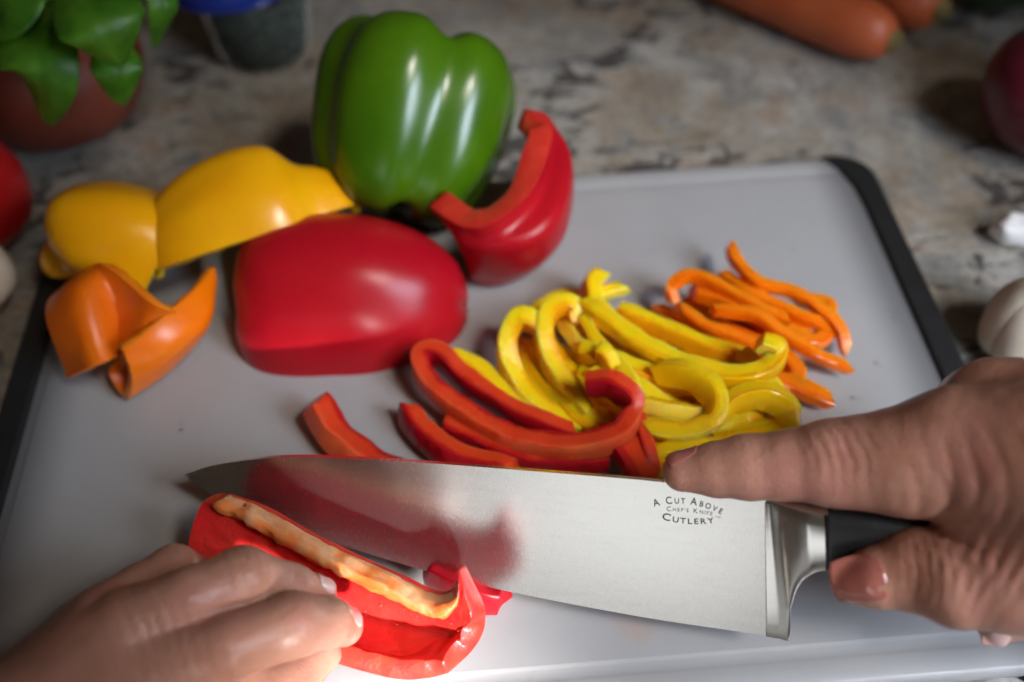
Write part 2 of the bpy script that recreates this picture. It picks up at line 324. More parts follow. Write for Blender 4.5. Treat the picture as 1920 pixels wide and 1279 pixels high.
# ------------------------------------------------------------------ peppers
def pepper_grid(L, Wd, Ht, grooves, th0, th1, nt=44, nth=72, p0=3.2, p1=2.4, gd=0.14, gw=0.22, taper=0.0, dimple=0.1, seed=0.0, t0=0.0, t1=1.0, pinch=None):
    """axis along +x from stem end (t=0) to blossom end (t=1); returns nt x nth x 3"""
    tt = 0.5 - 0.5 * np.cos(np.pi * np.linspace(t0, t1, nt)) if (t0, t1) == (0.0, 1.0) else np.linspace(t0, t1, nt)
    th = np.linspace(th0, th1, nth)
    S = np.zeros((nt, nth, 3))
    for i, t in enumerate(tt):
        q = 2 * t - 1; p = p0 if q < 0 else p1
        rho = max(1e-4, 1 - abs(q) ** p) ** (1 / 2.2) * (1 - taper * t)
        if pinch:
            pt, pw, pd, ps = pinch; rho *= (1 - pd * math.exp(-((t - pt) / pw) ** 2)) * (1 - (1 - ps) / (1 + math.exp(-(t - pt) / 0.02)))
        gr = np.zeros(nth)
        for gk, s in grooves:
            d = (th - gk + math.pi) % (2 * math.pi) - math.pi; gr += s * np.exp(-(d / gw) ** 2)
        m = 1 - gd * gr * (0.55 + 0.45 * abs(q) ** 2)
        x = L * (t - 0.5)
        # lobes stand proud of the end dimples
        endf = np.clip((abs(q) - 0.55) / 0.45, 0, 1) ** 2
        x = x - np.sign(q) * dimple * L * endf * (gr * 0.7 + (1 - rho) * 0.9)
        S[i, :, 0] = x; S[i, :, 1] = rho * m * Wd / 2 * np.cos(th); S[i, :, 2] = rho * m * Ht * np.sin(th)
    return S
def place(S, loc, axis, up):
    B = frame(axis, up); return S @ B.T + A(loc)

# whole green pepper, leaning back on the board's far edge
S = pepper_grid(9.7, 9.3, 4.5, [(0.15, 0.8), (1.25, 1.2), (2.55, 0.85), (3.8, 1), (5.1, 1)], 0, 2 * math.pi, 80, 170, 2.9, 2.4, 0.19, 0.25, 0.20, 0.15)
GP = (16.14,23.59,4.4)
S = place(S, GP, (-0.30, -0.70, -0.64), (0.0, -0.66, 0.74))
S = S + gnormals(S) * (0.10 * wob(S, 0.35, 3))[..., None]
gp = empty('green_bell_pepper', (GP[0], GP[1], 0)); tag(gp, 'whole glossy green bell pepper at the back of the board', 'bell pepper')
o = mesh_obj('body', S.reshape(-1, 3), gfaces(*S.shape[:2]), M['green_skin'], gp); recalc(o)
ax = nrm((0.30, 0.70, 0.64)); st = A(GP) + ax * 2.8
def tube(path, rad, n=10, cap=True):
    P = A(path); m = len(P); T = np.gradient(P, axis=0); V, F = [], []
    u = nrm(np.cross(T[0], (0.3, 0.5, 0.9)))
    for i in range(m):
        t = nrm(T[i]); u = nrm(u - t * np.dot(u, t)); v = np.cross(t, u); r = rad[i] if hasattr(rad, '__len__') else rad
        for k in range(n):
            a = 2 * math.pi * k / n; V.append(P[i] + r * (math.cos(a) * u + math.sin(a) * v))
    for i in range(m - 1):
        for k in range(n):
            a, b = i * n + k, i * n + (k + 1) % n; F.append((a, b, b + n, a + n))
    if cap: F.append(tuple(range(n - 1, -1, -1))); F.append(tuple(range((m - 1) * n, m * n)))
    return V, F
V, F = tube(catmull([st - ax * 0.6, st + ax * 0.4, st + ax * 0.9 + A((0.2, 0.3, -0.3))], 10), np.linspace(0.9, 0.5, 10)); mesh_obj('stem', V, F, M['stem_green'], gp)

# red half lying skin up in the middle of the board
S = pepper_grid(10.0, 7.4, 4.3, [(0.75, 0.6), (2.4, 0.6)], -0.05, math.pi + 0.05, 48, 60, 4.4, 1.75, 0.05, 0.34, 0.10, 0.05)
S = place(S, (13.43,17.39,0.15), (1, -0.08, 0.0), (0, 0, 1))
h = shell('pepper_half', S, 0.6, M['red_skin'], M['red_flesh'], M['red_inner'], flip=True, seed=2); tag(h, 'red bell pepper half lying skin side up, dome-shaped, in the middle', 'pepper half')

# yellow half leaning on the red one, and yellow piece at the board's left edge
S = pepper_grid(9.1, 5.0, 3.6, [(0.8, 0.5), (2.3, 0.4)], 0.0, math.pi, 64, 60, 2.0, 1.9, 0.10, 0.25, 0.0, 0.02, pinch=(0.74, 0.05, 0.08, 0.74))
S = place(S, (9.67,19.44,2.5), (0.92, 0.28, 0.08), (-0.28, 0.62, 0.73))
h = shell('pepper_half', S, 0.55, M['yellow_skin'], M['yellow_flesh'], M['yellow_flesh'], flip=True, seed=4); tag(h, 'large yellow pepper half propped on the red half beside the green pepper', 'pepper half')
S = pepper_grid(5.2, 4.8, 4.7, [(1.8, 0.25)], 0.0, math.pi, 48, 56, 2.8, 3.0, 0.10, 0.3, 0.0, 0.0)
S = place(S, (5.63,19.53,1.7), (0.12, -0.86, 0.50), (-0.86, 0.30, 0.42))
h = shell('pepper_piece', S, 0.55, M['yellow_skin'], M['yellow_flesh'], M['yellow_flesh'], flip=True, seed=6); tag(h, 'yellow pepper piece at the left board edge, behind the orange piece', 'pepper piece')
S = pepper_grid(2.4, 2.2, 1.1, [], 0.0, math.pi, 24, 30, 2.2, 1.7, 0, 0.25, 0.0, 0)
S = place(S, (1.72,20.03,1.4), (-1, 0.05, -0.1), (0, 0, 1)); mesh_obj('end_lobe', S.reshape(-1, 3), gfaces(*S.shape[:2], 0, True), M['yellow_skin'], h)

# red piece standing behind, right of the green pepper
G = [[(20.88,22.43,5.8), (21.66,22.57,5.4), (22.14,22.87,4.6), (22.3,23.32,3.4), (22.32,24.17,1.6)],
     [(21.87,21.3,5.6), (21.88,21.32,5), (22.56,20.72,4.5), (22.72,20.91,2.8), (22.62,21.21,0.9)],
     [(20.92,18.44,5.2), (21.09,18.46,4.6), (21.87,17.9,4.2), (22.03,18.29,2.4), (21.34,18.98,0.4)],
     [(19.39,17.05,4.8), (19.58,16.97,4.2), (20.26,16.6,3.7), (20.4,17.16,1.8), (19.67,17.94,0.3)],
     [(18.11,17.14,4.4), (18.12,17.19,3.9), (18.17,17.04,3.3), (18.37,17.55,1.6), (18.25,18.23,0.3)],
     [(16.75,18.71,4.2), (16.89,18.66,3.9), (17.29,18.56,3.5), (17.74,18.77,2.4), (17.91,19.03,1.2)]]
S = surf(G, 54, 34)
h = shell('pepper_piece', S, 0.95, M['red_skin'], M['red_rim'], M['red_inner'], flip=False, seed=8); tag(h, 'curved red pepper piece standing against the green pepper, cut edge up', 'pepper piece')

# orange piece, folded, at the left
G = [[(2.89,14.14,0.9), (2.58,14.89,2), (2.31,16.07,2.6), (2.53,17.09,2.4)],
     [(4.3,13.4,2.2), (4.03,14.53,3.1), (3.81,15.72,3.7), (3.92,17.02,3.4)],
     [(4.92,14.03,2), (4.81,15.23,2.3), (4.86,15.96,3), (5.05,16.55,4.1)],
     [(5.46,14.15,2.3), (6.11,14.44,2.8), (6.63,14.83,3.2), (6.88,14.96,3.5)],
     [(4.17,14.26,1), (5.42,14.96,1.3), (6.47,15.93,1.6), (7.05,16.79,1.9)],
     [(4.82,13.15,0.35), (6.14,14.4,0.35), (7.14,15.86,0.4), (7.66,16.74,0.9)],
     [(5.47,12.91,1.8), (7.12,13.85,2.1), (8.15,15.39,2.2), (8.23,16.91,2.2)],
     [(5.54,13.18,3.2), (6.71,14.32,3.4), (7.71,15.82,3.3), (8.34,17.26,3)]]
S = surf(G, 66, 34)
h = shell('pepper_piece', S, 0.36, M['orange_skin'], M['orange_flesh'], M['orange_inner'], flip=True, seed=10); tag(h, 'folded orange pepper piece with open cavity at the left of the board', 'pepper piece')

# ------------------------------------------------------------------ strips
def strip(name, pts, t=0.7, w=0.6, roll=0.0, mats=None, seed=0.0, skin_side=1, label='', group='', cat='pepper strip', taper=0.15):
    P = catmull(pts, max(22, 12 * len(pts))); m = len(P); across = []
    P = P + 0.05 * np.stack([wob(P, 0.9, seed + k * 7) for k in range(3)], 1)
    T = np.gradient(P, axis=0); V, F, fm = [], [], []
    up0 = A((0, 0, 1.0)); prof = []
    bv = 0.88
    prof = [(1, -bv), (1.05, 0), (1, bv), (bv, 1), (0.3, 0.97), (-0.3, 0.97), (-bv, 1), (-1, bv), (-0.96, 0), (-1, -bv), (-bv, -1), (0, -1), (bv, -1)]
    nprof = len(prof)
    s_prev = None
    for i in range(m):
        tg = nrm(T[i]); s = np.cross(tg, up0)
        if np.linalg.norm(s) < 0.35 and s_prev is not None: s = s_prev
        s = nrm(s)
        if s_prev is not None: s = nrm(0.5 * s_prev + 0.5 * s); s = nrm(s - tg * np.dot(s, tg))
        s_prev = s; u = np.cross(s, tg)
        cr, sr = math.cos(roll), math.sin(roll); s2 = s * cr + u * sr; u2 = -s * sr + u * cr
        f = i / (m - 1); k_end = 1 - taper * max(0, 1 - min(f, 1 - f) / 0.12) ** 2
        n1 = 1 + 0.15 * noise.noise(Vector(P[i] * 1.3) + Vector((seed, 0, 0))); n2 = 1 + 0.15 * noise.noise(Vector(P[i] * 1.1) + Vector((0, seed, 3)))
        obl = tg * (0.22 * math.sin(seed * 1.7) * max(0, 1 - f / 0.08) + 0.22 * math.cos(seed * 2.3) * max(0, 1 - (1 - f) / 0.08))
        for (a, b) in prof:
            e1 = 1 + 0.06 * noise.noise(Vector((P[i][0] * 2.3 + a * 3, P[i][1] * 2.3 + b * 3, P[i][2] * 2 + seed)))
            V.append(P[i] + obl * (a + 0.6 * b) + s2 * a * t / 2 * k_end * n1 * e1 + u2 * b * w / 2 * k_end * n2 * e1); across.append(0.5 + 0.45 * a * skin_side)
    for i in range(m - 1):
        for k in range(nprof):
            a, b = i * nprof + k, i * nprof + (k + 1) % nprof; F.append((a, b, b + nprof, a + nprof))
            mid = (prof[k][0] + prof[(k + 1) % nprof][0]) / 2; fm.append(0 if mid * skin_side > 0.85 else 1)
    F.append(tuple(range(nprof - 1, -1, -1))); fm.append(1); F.append(tuple(range((m - 1) * nprof, m * nprof))); fm.append(1)
    o = mesh_obj(name, V, F, mats, None, fm); at = o.data.attributes.new('across', 'FLOAT', 'POINT'); at.data.foreach_set('value', across); recalc(o); es = o.modifiers.new('edges', 'EDGE_SPLIT'); es.split_angle = math.radians(40)
    tag(o, label, cat, group); return o
YM = [M['yellow_skin'], M['yellow_cut']]; YB = [M['yellow_bright'], M['yellow_cut']]; OM = [M['orange_skin'], M['orange_cut']]; RM = [M['red_skin'], M['red_cut']]
YL = [  # points, flesh thickness, cut width, roll, label
 ([(20.9,13.61,1.2), (20.59,14.05,1.9), (19.89,14.32,2.1), (19.37,13.59,1.7), (19.52,12.49,1.1), (20.27,11.21,0.7), (21.65,10.24,0.5)], .75, .8, .2, 'hooked yellow strip at the left end of the yellow pile'),
 ([(22.21,14.37,1.6), (21.89,14.77,2.2), (21.08,14.48,2.2), (20.81,13.36,1.8), (21.24,11.99,1.2), (22.08,10.64,0.9)], .7, .8, .1, 'second hooked yellow strip from the left, beside the upright tuft'),
 ([(22.51,14.76,2.2), (23.41,13.62,2.3), (24.62,12.27,2.2), (26.04,11.32,2.1), (27.5,10.81,2.1), (28.7,10.99,2.2), (29.11,11.5,2.6), (28.45,11.69,2.9)], .75, .7, 0, 'long yellow strip across the pile ending in a raised hook'),
 ([(23.91,15.19,1.3), (25.24,14.25,1.2), (26.91,13.13,1.1), (28.45,12.54,1)], .7, .7, .2, 'yellow strip lying behind the long hooked strip, next to the orange pile'),
 ([(23.49,16.94,1.6), (22.91,16.11,1.8), (22.86,15.11,1.8), (23.29,14.68,1.6)], .75, .7, .4, 'short yellow curl at the top tip of the yellow pile'),
 ([(24.35,16.6,1), (23.65,16.34,1.1), (22.98,16.14,1)], .5, .5, 0, 'tiny yellow scrap poking out right of the top curl'),
 ([(20.61,16,0.6), (21.74,16.54,0.7), (22.8,16.34,0.8)], .6, .6, 0, 'yellow strip end lying behind the two left hooks'),
 ([(24.81,11.1,2.2), (25.74,10.56,2.6), (26.4,9.73,2.5), (26.3,9.13,1.9), (25.44,8.88,1.5), (24.18,9.18,1.3)], .7, 1.0, .3, 'wide glossy yellow arch in front of the pile with bright highlights'),
 ([(26.58,9.2,1.3), (27.13,9.7,1.9), (28.09,9.92,2), (29.03,9.71,1.6), (29.33,9.46,1.1)], .7, .9, .3, 'arched yellow strip at the right end of the yellow pile'),
 ([(24.41,9.08,0.7), (25.92,8.97,0.8), (27.75,9.25,0.7), (29.46,9.58,0.6)], .8, .7, 0, 'straight yellow strip just above the pointing finger'),
 ([(22.03,12.85,1.8), (22.66,12.37,1.9), (23.77,11.78,1.8), (25.25,11.04,1.6), (26.54,10.42,1.3)], .75, .7, 0, 'yellow strip under the long hooked one, ending beneath the arch'),
 ([(21.99,12.44,1.2), (22.51,10.99,1.2), (23.72,9.85,1.1), (25.04,9.56,1)], .8, .8, 0, 'yellow strip between the red curl and the left hooks'),
 ([(23.69,8.79,0.6), (24.43,8.13,0.8), (25.4,8.27,0.8), (26.3,8.84,0.7)], .8, .8, 0, 'yellow strip beside the red strips just above the knife spine'),
 ([(17.2,13.81,0.8), (18.29,12.98,0.8), (19.21,11.68,0.7), (19.91,10.57,0.6)], .7, .7, 0, 'amber yellow strip running behind the red loop'),
 ([(20.24,14.27,0.5), (20.88,12.33,0.5), (21.71,10.73,0.5), (22.92,9.41,0.5)], .8, .9, 0, 'flat yellow strip at the bottom of the pile under the left hooks'),
 ([(21.83,11.73,0.5), (23.11,10.78,0.6), (25.03,10.35,0.6), (26.96,10,0.5)], .9, .9, 0, 'flat yellow strip buried under the wide arch'),
 ([(23.17,14.19,0.6), (24.41,12.72,0.6), (26.29,11.75,0.6), (27.98,11.08,0.6)], .9, .9, 0, 'flat yellow strip buried under the long hooked strip'),
 ([(27.19,10.77,1.4), (27.99,10.92,1.6), (28.94,10.57,1.3)], .7, .7, 0, 'short yellow strip below the raised hook'),
 ([(22.63,12.28,2.4), (22.94,11.99,2.4), (23.15,11.67,2)], .6, .6, 0, 'yellow nub standing up in the middle of the pile'),
]
for i, (pts, t, w, r, lab) in enumerate(YL):
    strip('pepper_strip', pts, t * 0.92, w * 0.95, r, YB if i in (2, 7, 8, 9, 12) else YM, i * 3.1, 1 if i not in (0, 1) else -1, lab, 'yellow pepper strips')
fr = random.Random(11)
YFL = ['yellow strip under the second hook, nearest the board', 'yellow strip under the upper end of the long strip', 'yellow strip under the right half of the wide arch', 'yellow strip lying on the board behind the red curl', 'yellow strip on the board just above the index finger', 'yellow strip low at the left under the second hook', 'yellow strip low at the back below the top curl', 'yellow strip low at the back beside the orange pile', 'yellow strip in the middle left of the wide glossy arch', 'yellow strip low beneath the wide glossy arch', 'yellow strip low between the two arches at the right', 'yellow strip low at the front behind the fingertip', 'yellow strip low at the right under the short strip', 'yellow strip just right of the red curl']
OFL = ['orange strip low inside the left loop', 'orange strip low under the long pointed one', 'orange strip near the yellow raised hook, middle layer', 'orange strip low beside the strip end nearest the hand', 'orange strip lying through the middle of the left loop']
YFILL = [[(21.26,13.99,0.4), (22.17,12.82,0.4), (23.44,11.66,0.4)], [(23.11,15.22,0.4), (24.41,13.97,0.4), (25.88,12.75,0.4)], [(25.31,11.92,0.5), (26.84,11.4,0.5), (28.09,10.65,0.5)], [(22.31,12.28,0.4), (23.77,11.12,0.4), (25.42,10.22,0.4)], [(24.51,9.57,0.4), (26.28,9.53,0.4), (28.1,9.73,0.4)], [(20.35,13.18,0.5), (21.42,11.64,0.5), (22.66,10.4,0.5)], [(21.87,15.63,0.4), (22.79,14.4,0.4), (24.08,13.18,0.4)], [(24.25,14.27,0.4), (25.72,13.03,0.4), (27.25,12.35,0.4)],
         [(23.2,11.64,1.1), (24.67,10.87,1.1), (25.99,10.45,1)], [(24.13,10.84,0.4), (25.77,9.94,0.4), (27.27,9.56,0.4)], [(25.92,10.84,0.5), (27.4,10.21,0.5), (28.74,9.92,0.4)],
         [(23.55,9.66,0.4), (24.82,9.07,0.4), (26.33,8.81,0.4)], [(27.02,12.29,0.5), (28.26,11.39,0.5), (29.25,10.37,0.4)], [(22.4,11.81,1.6), (23.85,10.92,1.6), (24.89,10,1.4)]]
for k, pts in enumerate(YFILL): strip('pepper_strip', pts, .75, .75, fr.uniform(-.4, .4), YM, 33 + k * 5.3, fr.choice((-1, 1)), YFL[k], 'yellow strips in the lower layer')
OFILL = [[(26.84,16.25,0.5), (28.05,15.25,0.5), (29.21,13.72,0.5)], [(29.1,16.03,0.5), (30.13,14.96,0.6), (31.64,14.05,0.5)], [(27.55,14.08,0.9), (28.66,13.42,0.9), (29.9,12.39,0.7)], [(29.14,12.44,0.4), (29.96,11.58,0.4), (30.79,10.86,0.4)], [(27.04,16.01,1.2), (28.51,14.9,1.3), (29.56,13.9,1.2)]]
for k, pts in enumerate(OFILL): strip('pepper_strip', pts, .65, .6, fr.uniform(-.4, .4), OM, 83 + k * 5.3, fr.choice((-1, 1)), OFL[k], 'orange strips in the lower layer')
HPL = ['thin yellow strip running down between the two left hooks', 'thin yellow strip crossing behind the second hook', 'thin yellow strip hugging the long hooked strip', 'thin yellow strip at the far left foot of the heap', 'thin yellow strip running under the raised hook to the right', 'thin yellow strip crossing inside the wide arch', 'thin yellow strip passing under both arches', 'thin yellow strip nearest the pointing finger', 'thin yellow strip dropping from the raised hook', 'thin yellow strip standing steeply below the top curl']
HEAP = [[(20.75,15.28,0.9), (21.3,13.47,1), (22.39,11.54,1), (23.82,10.36,0.9)], [(21.59,15.64,1.2), (22.13,13.59,1.4), (23.2,11.82,1.5), (24.65,10.88,1.4)], [(23.02,14.94,1.5), (24.01,13.29,1.7), (25.44,12.17,1.7), (27.18,11.71,1.5)],
        [(19.9,14.03,0.5), (20.46,12.16,0.6), (21.62,10.84,0.7), (23.02,10.21,0.7)], [(24.45,12.8,1.6), (25.73,11.6,1.8), (27.18,10.82,1.6), (28.45,10.03,1.1)], [(23.22,10.56,1.5), (24.63,9.84,1.8), (25.93,9.56,1.7), (27.37,9.77,1.4)],
        [(24.16,9.62,1.2), (25.49,9.15,1.5), (26.86,9.22,1.4), (28.46,9.98,1)], [(24.18,8.47,1), (25.4,8.49,1.2), (26.96,8.56,1.1), (28.69,9.19,0.8)], [(28.14,12.41,1.5), (28.87,11.08,1.3), (29.26,10.03,1)], [(22.34,14.64,1.9), (22.76,13.09,1.9), (23.56,11.71,1.9), (23.99,10.58,1.7)]]
for k, pts in enumerate(HEAP): strip('pepper_strip', pts, fr.uniform(.45, .65), fr.uniform(.5, .7), fr.uniform(-.7, .7), YB if k % 3 == 0 else YM, 233 + k * 3.7, fr.choice((-1, 1)), HPL[k], 'thin yellow strips inside the heap')
OL = [
 ([(28.95,18.3,1.4), (29.04,17.12,1.5), (29.58,15.98,1.5), (30.76,15.46,1.4), (31.82,14.48,1.2), (32.39,13.62,0.9), (32.5,12.91,0.6)], .55, .5, 0, 'long orange strip with a pointed tip rising at the back of its pile'),
 ([(28.46,16.97,1), (29.19,15.9,1.1), (30.43,14.76,1.1), (31.83,13.9,0.9)], .55, .5, 0, 'orange strip just below the long pointed one'),
 ([(26.23,15.3,1.1), (26.1,15.95,1.5), (26.81,16.25,1.8), (27.86,15.64,1.8), (29.02,14.62,1.7), (30.13,13.85,1.5)], .5, .6, 0, 'orange strip bent into a loop at the left of the orange pile'),
 ([(27.35,14.25,1.9), (28.82,13.89,1.9), (29.82,13.1,1.6), (31.1,12.43,1), (32.2,11.99,0.6)], .5, .5, 0, 'orange strip lying on top and ending furthest right'),
 ([(26.19,14.84,1.5), (27.04,13.95,1.4), (28.15,13.25,1.3), (29.31,12.78,1.1)], .5, .5, 0, 'orange strip on top running toward the yellow hook'),
 ([(25.66,15.77,0.5), (26.54,14.72,0.6), (27.5,13.65,0.6)], .6, .5, 0, 'orange strip at the lower left touching the yellow pile'),
 ([(29.45,13.16,0.8), (30.2,12.01,0.8), (29.95,11.34,0.7), (29,11.12,0.6)], .7, .7, 0, 'wide orange strip bending beside the yellow hook'),
 ([(28.81,11.41,0.9), (29.99,11.2,0.8), (31.14,10.57,0.5)], .8, .6, 0, 'orange strip end nearest the pointing hand'),
 ([(29.36,14.56,0.8), (30.4,13.62,0.8), (31.4,13.34,0.7), (32.22,13.91,0.6)], .6, .5, 0, 'orange strip in the shadow at the right of the orange pile'),
 ([(25.88,15.11,0.4), (26.75,14.03,0.4), (28.06,13.22,0.4), (29.41,12.69,0.4)], .7, .6, 0, 'orange strip at the bottom of the orange pile'),
 ([(27.56,16.08,0.6), (28.87,15.08,0.6), (29.93,14.12,0.6), (31.28,13.52,0.5)], .8, .6, 0, 'orange strip buried in the middle of the orange pile'),
 ([(31.67,15.79,0.5), (32.53,15.35,0.5), (32.38,14.55,0.5)], .5, .5, 0, 'short orange strip end poking out at the far right back'),
]
for i, (pts, t, w, r, lab) in enumerate(OL):
    strip('pepper_strip', pts, t * 0.85, w * 0.9, r, OM, 60 + i * 2.7, 1, lab, 'orange pepper strips')
RL = [
 ([(22.01,10.54,2.6), (22.91,10.25,2.8), (23.5,9.6,2.4), (22.95,8.81,1.8), (21.44,8.71,1.4), (19.42,9.34,1.2), (17.59,10.7,1.2), (16.28,12.24,1.3), (16.11,13.29,1.4), (16.82,13.33,1.4), (18.04,11.82,1.3), (19.7,10.38,1.2), (21.35,9.47,1.1)], .65, 1.0, 0, 1, 'long red strip bent into a loop in front of the yellow pile'),
 ([(15.51,11.27,0.7), (16.18,10.04,0.8), (17.29,9,0.8), (19.14,8.33,0.7)], .8, .9, .3, 1, 'red strip with square end lying left of the loop behind the knife'),
 ([(22.89,9.49,1.2), (23.39,8.4,1.2), (23.79,7.26,1)], 1.2, .6, .2, 1, 'short wide red strip touching the knife spine near the fingertip'),
 ([(23.86,10.17,1.3), (23.9,9.17,1.2), (24.09,7.86,0.9)], .5, .9, 0, 1, 'narrow red strip wedged between the loop and the yellow strips'),
 ([(16.78,10.86,0.6), (18.1,9.89,0.6), (19.95,8.9,0.6), (22.59,8.55,0.7)], .8, .9, 0, 1, 'red strip lying flat under the loop along the knife spine'),
 ([(12.13,11.77,1.2), (12.56,10.94,1), (13.1,10.08,0.8), (14.25,9.12,0.7), (15.74,8.25,0.6)], 1.0, .9, .5, -1, 'single red strip lying apart behind the knife tip'),
]
for i, (pts, t, w, r, sd, lab) in enumerate(RL):
    strip('pepper_strip', pts, t, w, r, RM, 120 + i * 4.3, sd, lab, 'red pepper strips', taper=0.15)

# ------------------------------------------------------------------ held red half, cavity up
G = [[(9.99,6.57,3.3), (9.26,6.69,2.9), (8.58,5.78,1.7), (8.95,4.74,1.4), (9.74,3.71,1.8), (10.28,2.81,2.4)],
     [(11.21,5.9,3.4), (11.16,5.71,2.6), (10.91,5.1,1.5), (11.01,4.1,1.2), (11.43,2.76,1.6), (11.61,1.96,2.3)],
     [(13.26,4.52,3.3), (13.22,4.38,2.4), (12.99,3.87,1.3), (12.98,2.92,1), (13.14,1.87,1.3), (13.21,1.2,2)],
     [(15.21,3.44,3.1), (15.25,3.29,2.2), (15.1,3,1.2), (15.07,2.15,0.9), (15.09,1.15,1.2), (14.98,0.61,1.8)],
     [(16.72,2.65,3), (17.07,2.45,2.3), (17.19,2.17,1.6), (16.99,1.71,1.3), (16.56,1.18,1.4), (16.01,0.52,1.8)],
     [(17.37,3.16,3.6), (17.82,2.2,3), (17.83,1.84,2.5), (17.67,1.49,2.2), (17.31,1.15,1.9), (16.65,0.58,1.9)]]
S = surf(G, 60, 60)
held = shell('pepper_half', S, 0.62, M['red_skin'], M['red_rim'], M['red_inner'], flip=False, seed=14, torn=0.05)
tag(held, 'red pepper half held by the left hand, cavity up, under the knife', 'pepper half')
# pale spongy rib along the far cut edge: from the rim over onto the inner wall
Nm = gnormals(S); V, F, acr = [], [], []; nu_, cols = 54, 15
for i in range(nu_):
    f = i / (nu_ - 1); wdt = 0.42 + 0.30 * noise.noise(Vector((i * 0.21, 3.3, 0))) + 0.22 * noise.noise(Vector((i * 0.6, 7.1, 0)))
    rim_o = S[i, 0]; N0 = Nm[i, 0]; e = nrm(S[i, 0] - S[i, 2])
    for k in range(cols):
        g = k / (cols - 1)
        if g < 0.45: p = rim_o - N0 * (0.10 + 0.62 * g / 0.45) + e * 0.07; nn_ = e
        else:
            q = (g - 0.45) / 0.55 * 9 * wdt; j0 = int(q); fr_ = q - j0; p = (S[i, j0] - Nm[i, j0] * 0.73) * (1 - fr_) + (S[i, j0 + 1] - Nm[i, j0 + 1] * 0.73) * fr_; nn_ = -Nm[i, j0]
        amp = math.sin(math.pi * min(1, max(0, g))) ** 0.7
        d = amp * (0.06 + 0.14 * noise.noise(Vector(p * 1.8)) + 0.09 * noise.noise(Vector(p * 4.5)) + 0.02 * noise.noise(Vector(p * 11))) - (0.06 if k in (0, cols - 1) else 0)
        V.append(p + nn_ * d); acr.append(min(1, max(0, 0.02 + 1.15 * max(0, g - 0.30) + 0.42 * noise.noise(Vector(p * 1.9)) + 0.2 * noise.noise(Vector(p * 6)))))
F = gfaces(nu_, cols)
mo = mesh_obj('membrane', V, F, M['membrane'], held); at = mo.data.attributes.new('across', 'FLOAT', 'POINT'); at.data.foreach_set('value', acr); recalc(mo)
# beads of juice on the inner wall
rr_ = random.Random(5); V, F = [], []
Nh = gnormals(S)
for q in range(80):
    i = rr_.randint(4, 50); j = int(np.clip(rr_.gauss(13, 6), 6, 40)); p = S[i, j] - Nh[i, j] * (0.62 + 0.02) + A((rr_.uniform(-.12, .12), rr_.uniform(-.12, .12), 0)); r = rr_.uniform(0.014, 0.038); k0 = len(V); u = -Nh[i, j]; a1 = nrm(np.cross(u, (0.3, 0.9, 0.2))); a2 = np.cross(u, a1); ex = rr_.uniform(0.8, 1.7)
    for ring, (cr, ch) in enumerate(((1, 0), (0.8, 0.5), (0.4, 0.85))):
        for m_ in range(7): t = 2 * math.pi * m_ / 7; V.append(p + r * (cr * math.cos(t) * ex * a1 + cr * math.sin(t) * a2 + ch * u))
    V.append(p + r * u)
    for ring in range(2):
        for m_ in range(7): a, b = k0 + ring * 7 + m_, k0 + ring * 7 + (m_ + 1) % 7; F.append((a, b, b + 7, a + 7))
    for m_ in range(7): F.append((k0 + 14 + m_, k0 + 14 + (m_ + 1) % 7, k0 + 21))
jb = mesh_obj('juice_beads', V, F, M['red_wet'], held); jb['kind'] = 'stuff'
# the slice coming off on the far side of the blade
strip('pepper_slice', [(16.05,4.78,0.9), (17.07,4.12,0.8), (17.83,3.78,0.6), (18.51,3.66,0.5)], .9, 1.0, .2, [M['red_skin'], M['red_skin']], 190, 1, 'bright red slice coming off behind the blade at its lower edge', None, 'pepper slice', taper=.5)

# ------------------------------------------------------------------ knife
BN = nrm((-0.3087,-0.7703,0.5580))
def kside(P, off): return A(P) + BN * off
spine = catmull([(8.02,8.34,2.03), (9.09,8.28,2.53), (10.64,8.04,3.07), (12.13,7.73,3.46), (14.28,7.16,3.87), (16.35,6.59,4.22), (19.66,5.63,4.73), (23.4,4.53,5.28), (26.29,3.58,5.57)], 80)
edge = catmull([(8.01,8.31,1.98), (8.45,7.98,1.77), (9.31,7.46,1.53), (11.11,6.53,1.25), (13.27,5.62,1.18), (15.72,4.59,1.12), (18.43,3.54,1.17), (22.65,2.08,1.49), (26.33,0.92,1.92)], 80)
knife = empty('chef_knife', tuple(edge[-1])); tag(knife, 'steel kitchen knife with black handle slicing the held red pepper half', 'knife')
V, F = [], []; nr = 9
for i in range(80):
    for side in (1, -1):
        for k in range(nr):
            f = k / (nr - 1); ff = 1 - (1 - f) ** 1.0
            sp = 0.11 * min(1, 0.25 + i / 30)
            th = sp * (1 - ff) + 0.006 + 0.012 * math.sin(math.pi * f)
            V.append(spine[i] * (1 - f) + edge[i] * f + BN * th * side)
for i in range(79):
    b0, b1 = i * 2 * nr, (i + 1) * 2 * nr
    for k in range(nr - 1):
        F.append((b0 + k, b0 + k + 1, b1 + k + 1, b1 + k)); F.append((b0 + nr + k, b1 + nr + k, b1 + nr + k + 1, b0 + nr + k + 1))
    F.append((b0, b1, b1 + nr, b0 + nr)); F.append((b0 + nr - 1, b0 + 2 * nr - 1, b1 + 2 * nr - 1, b1 + nr - 1))
F.append(tuple([k for k in range(nr)] + [2 * nr - 1 - k for k in range(nr)])); e0 = 79 * 2 * nr
F.append(tuple([e0 + nr + k for k in range(nr)] + [e0 + nr - 1 - k for k in range(nr)]))
blade = mesh_obj('blade', V, F, M['blade_steel'], knife); recalc(blade)
kx = nrm(edge[-1] - spine[0]); kx = nrm(A((26.29,3.58,5.57)) - A((14.63,7.07,3.93))); ky = np.cross(BN, kx)
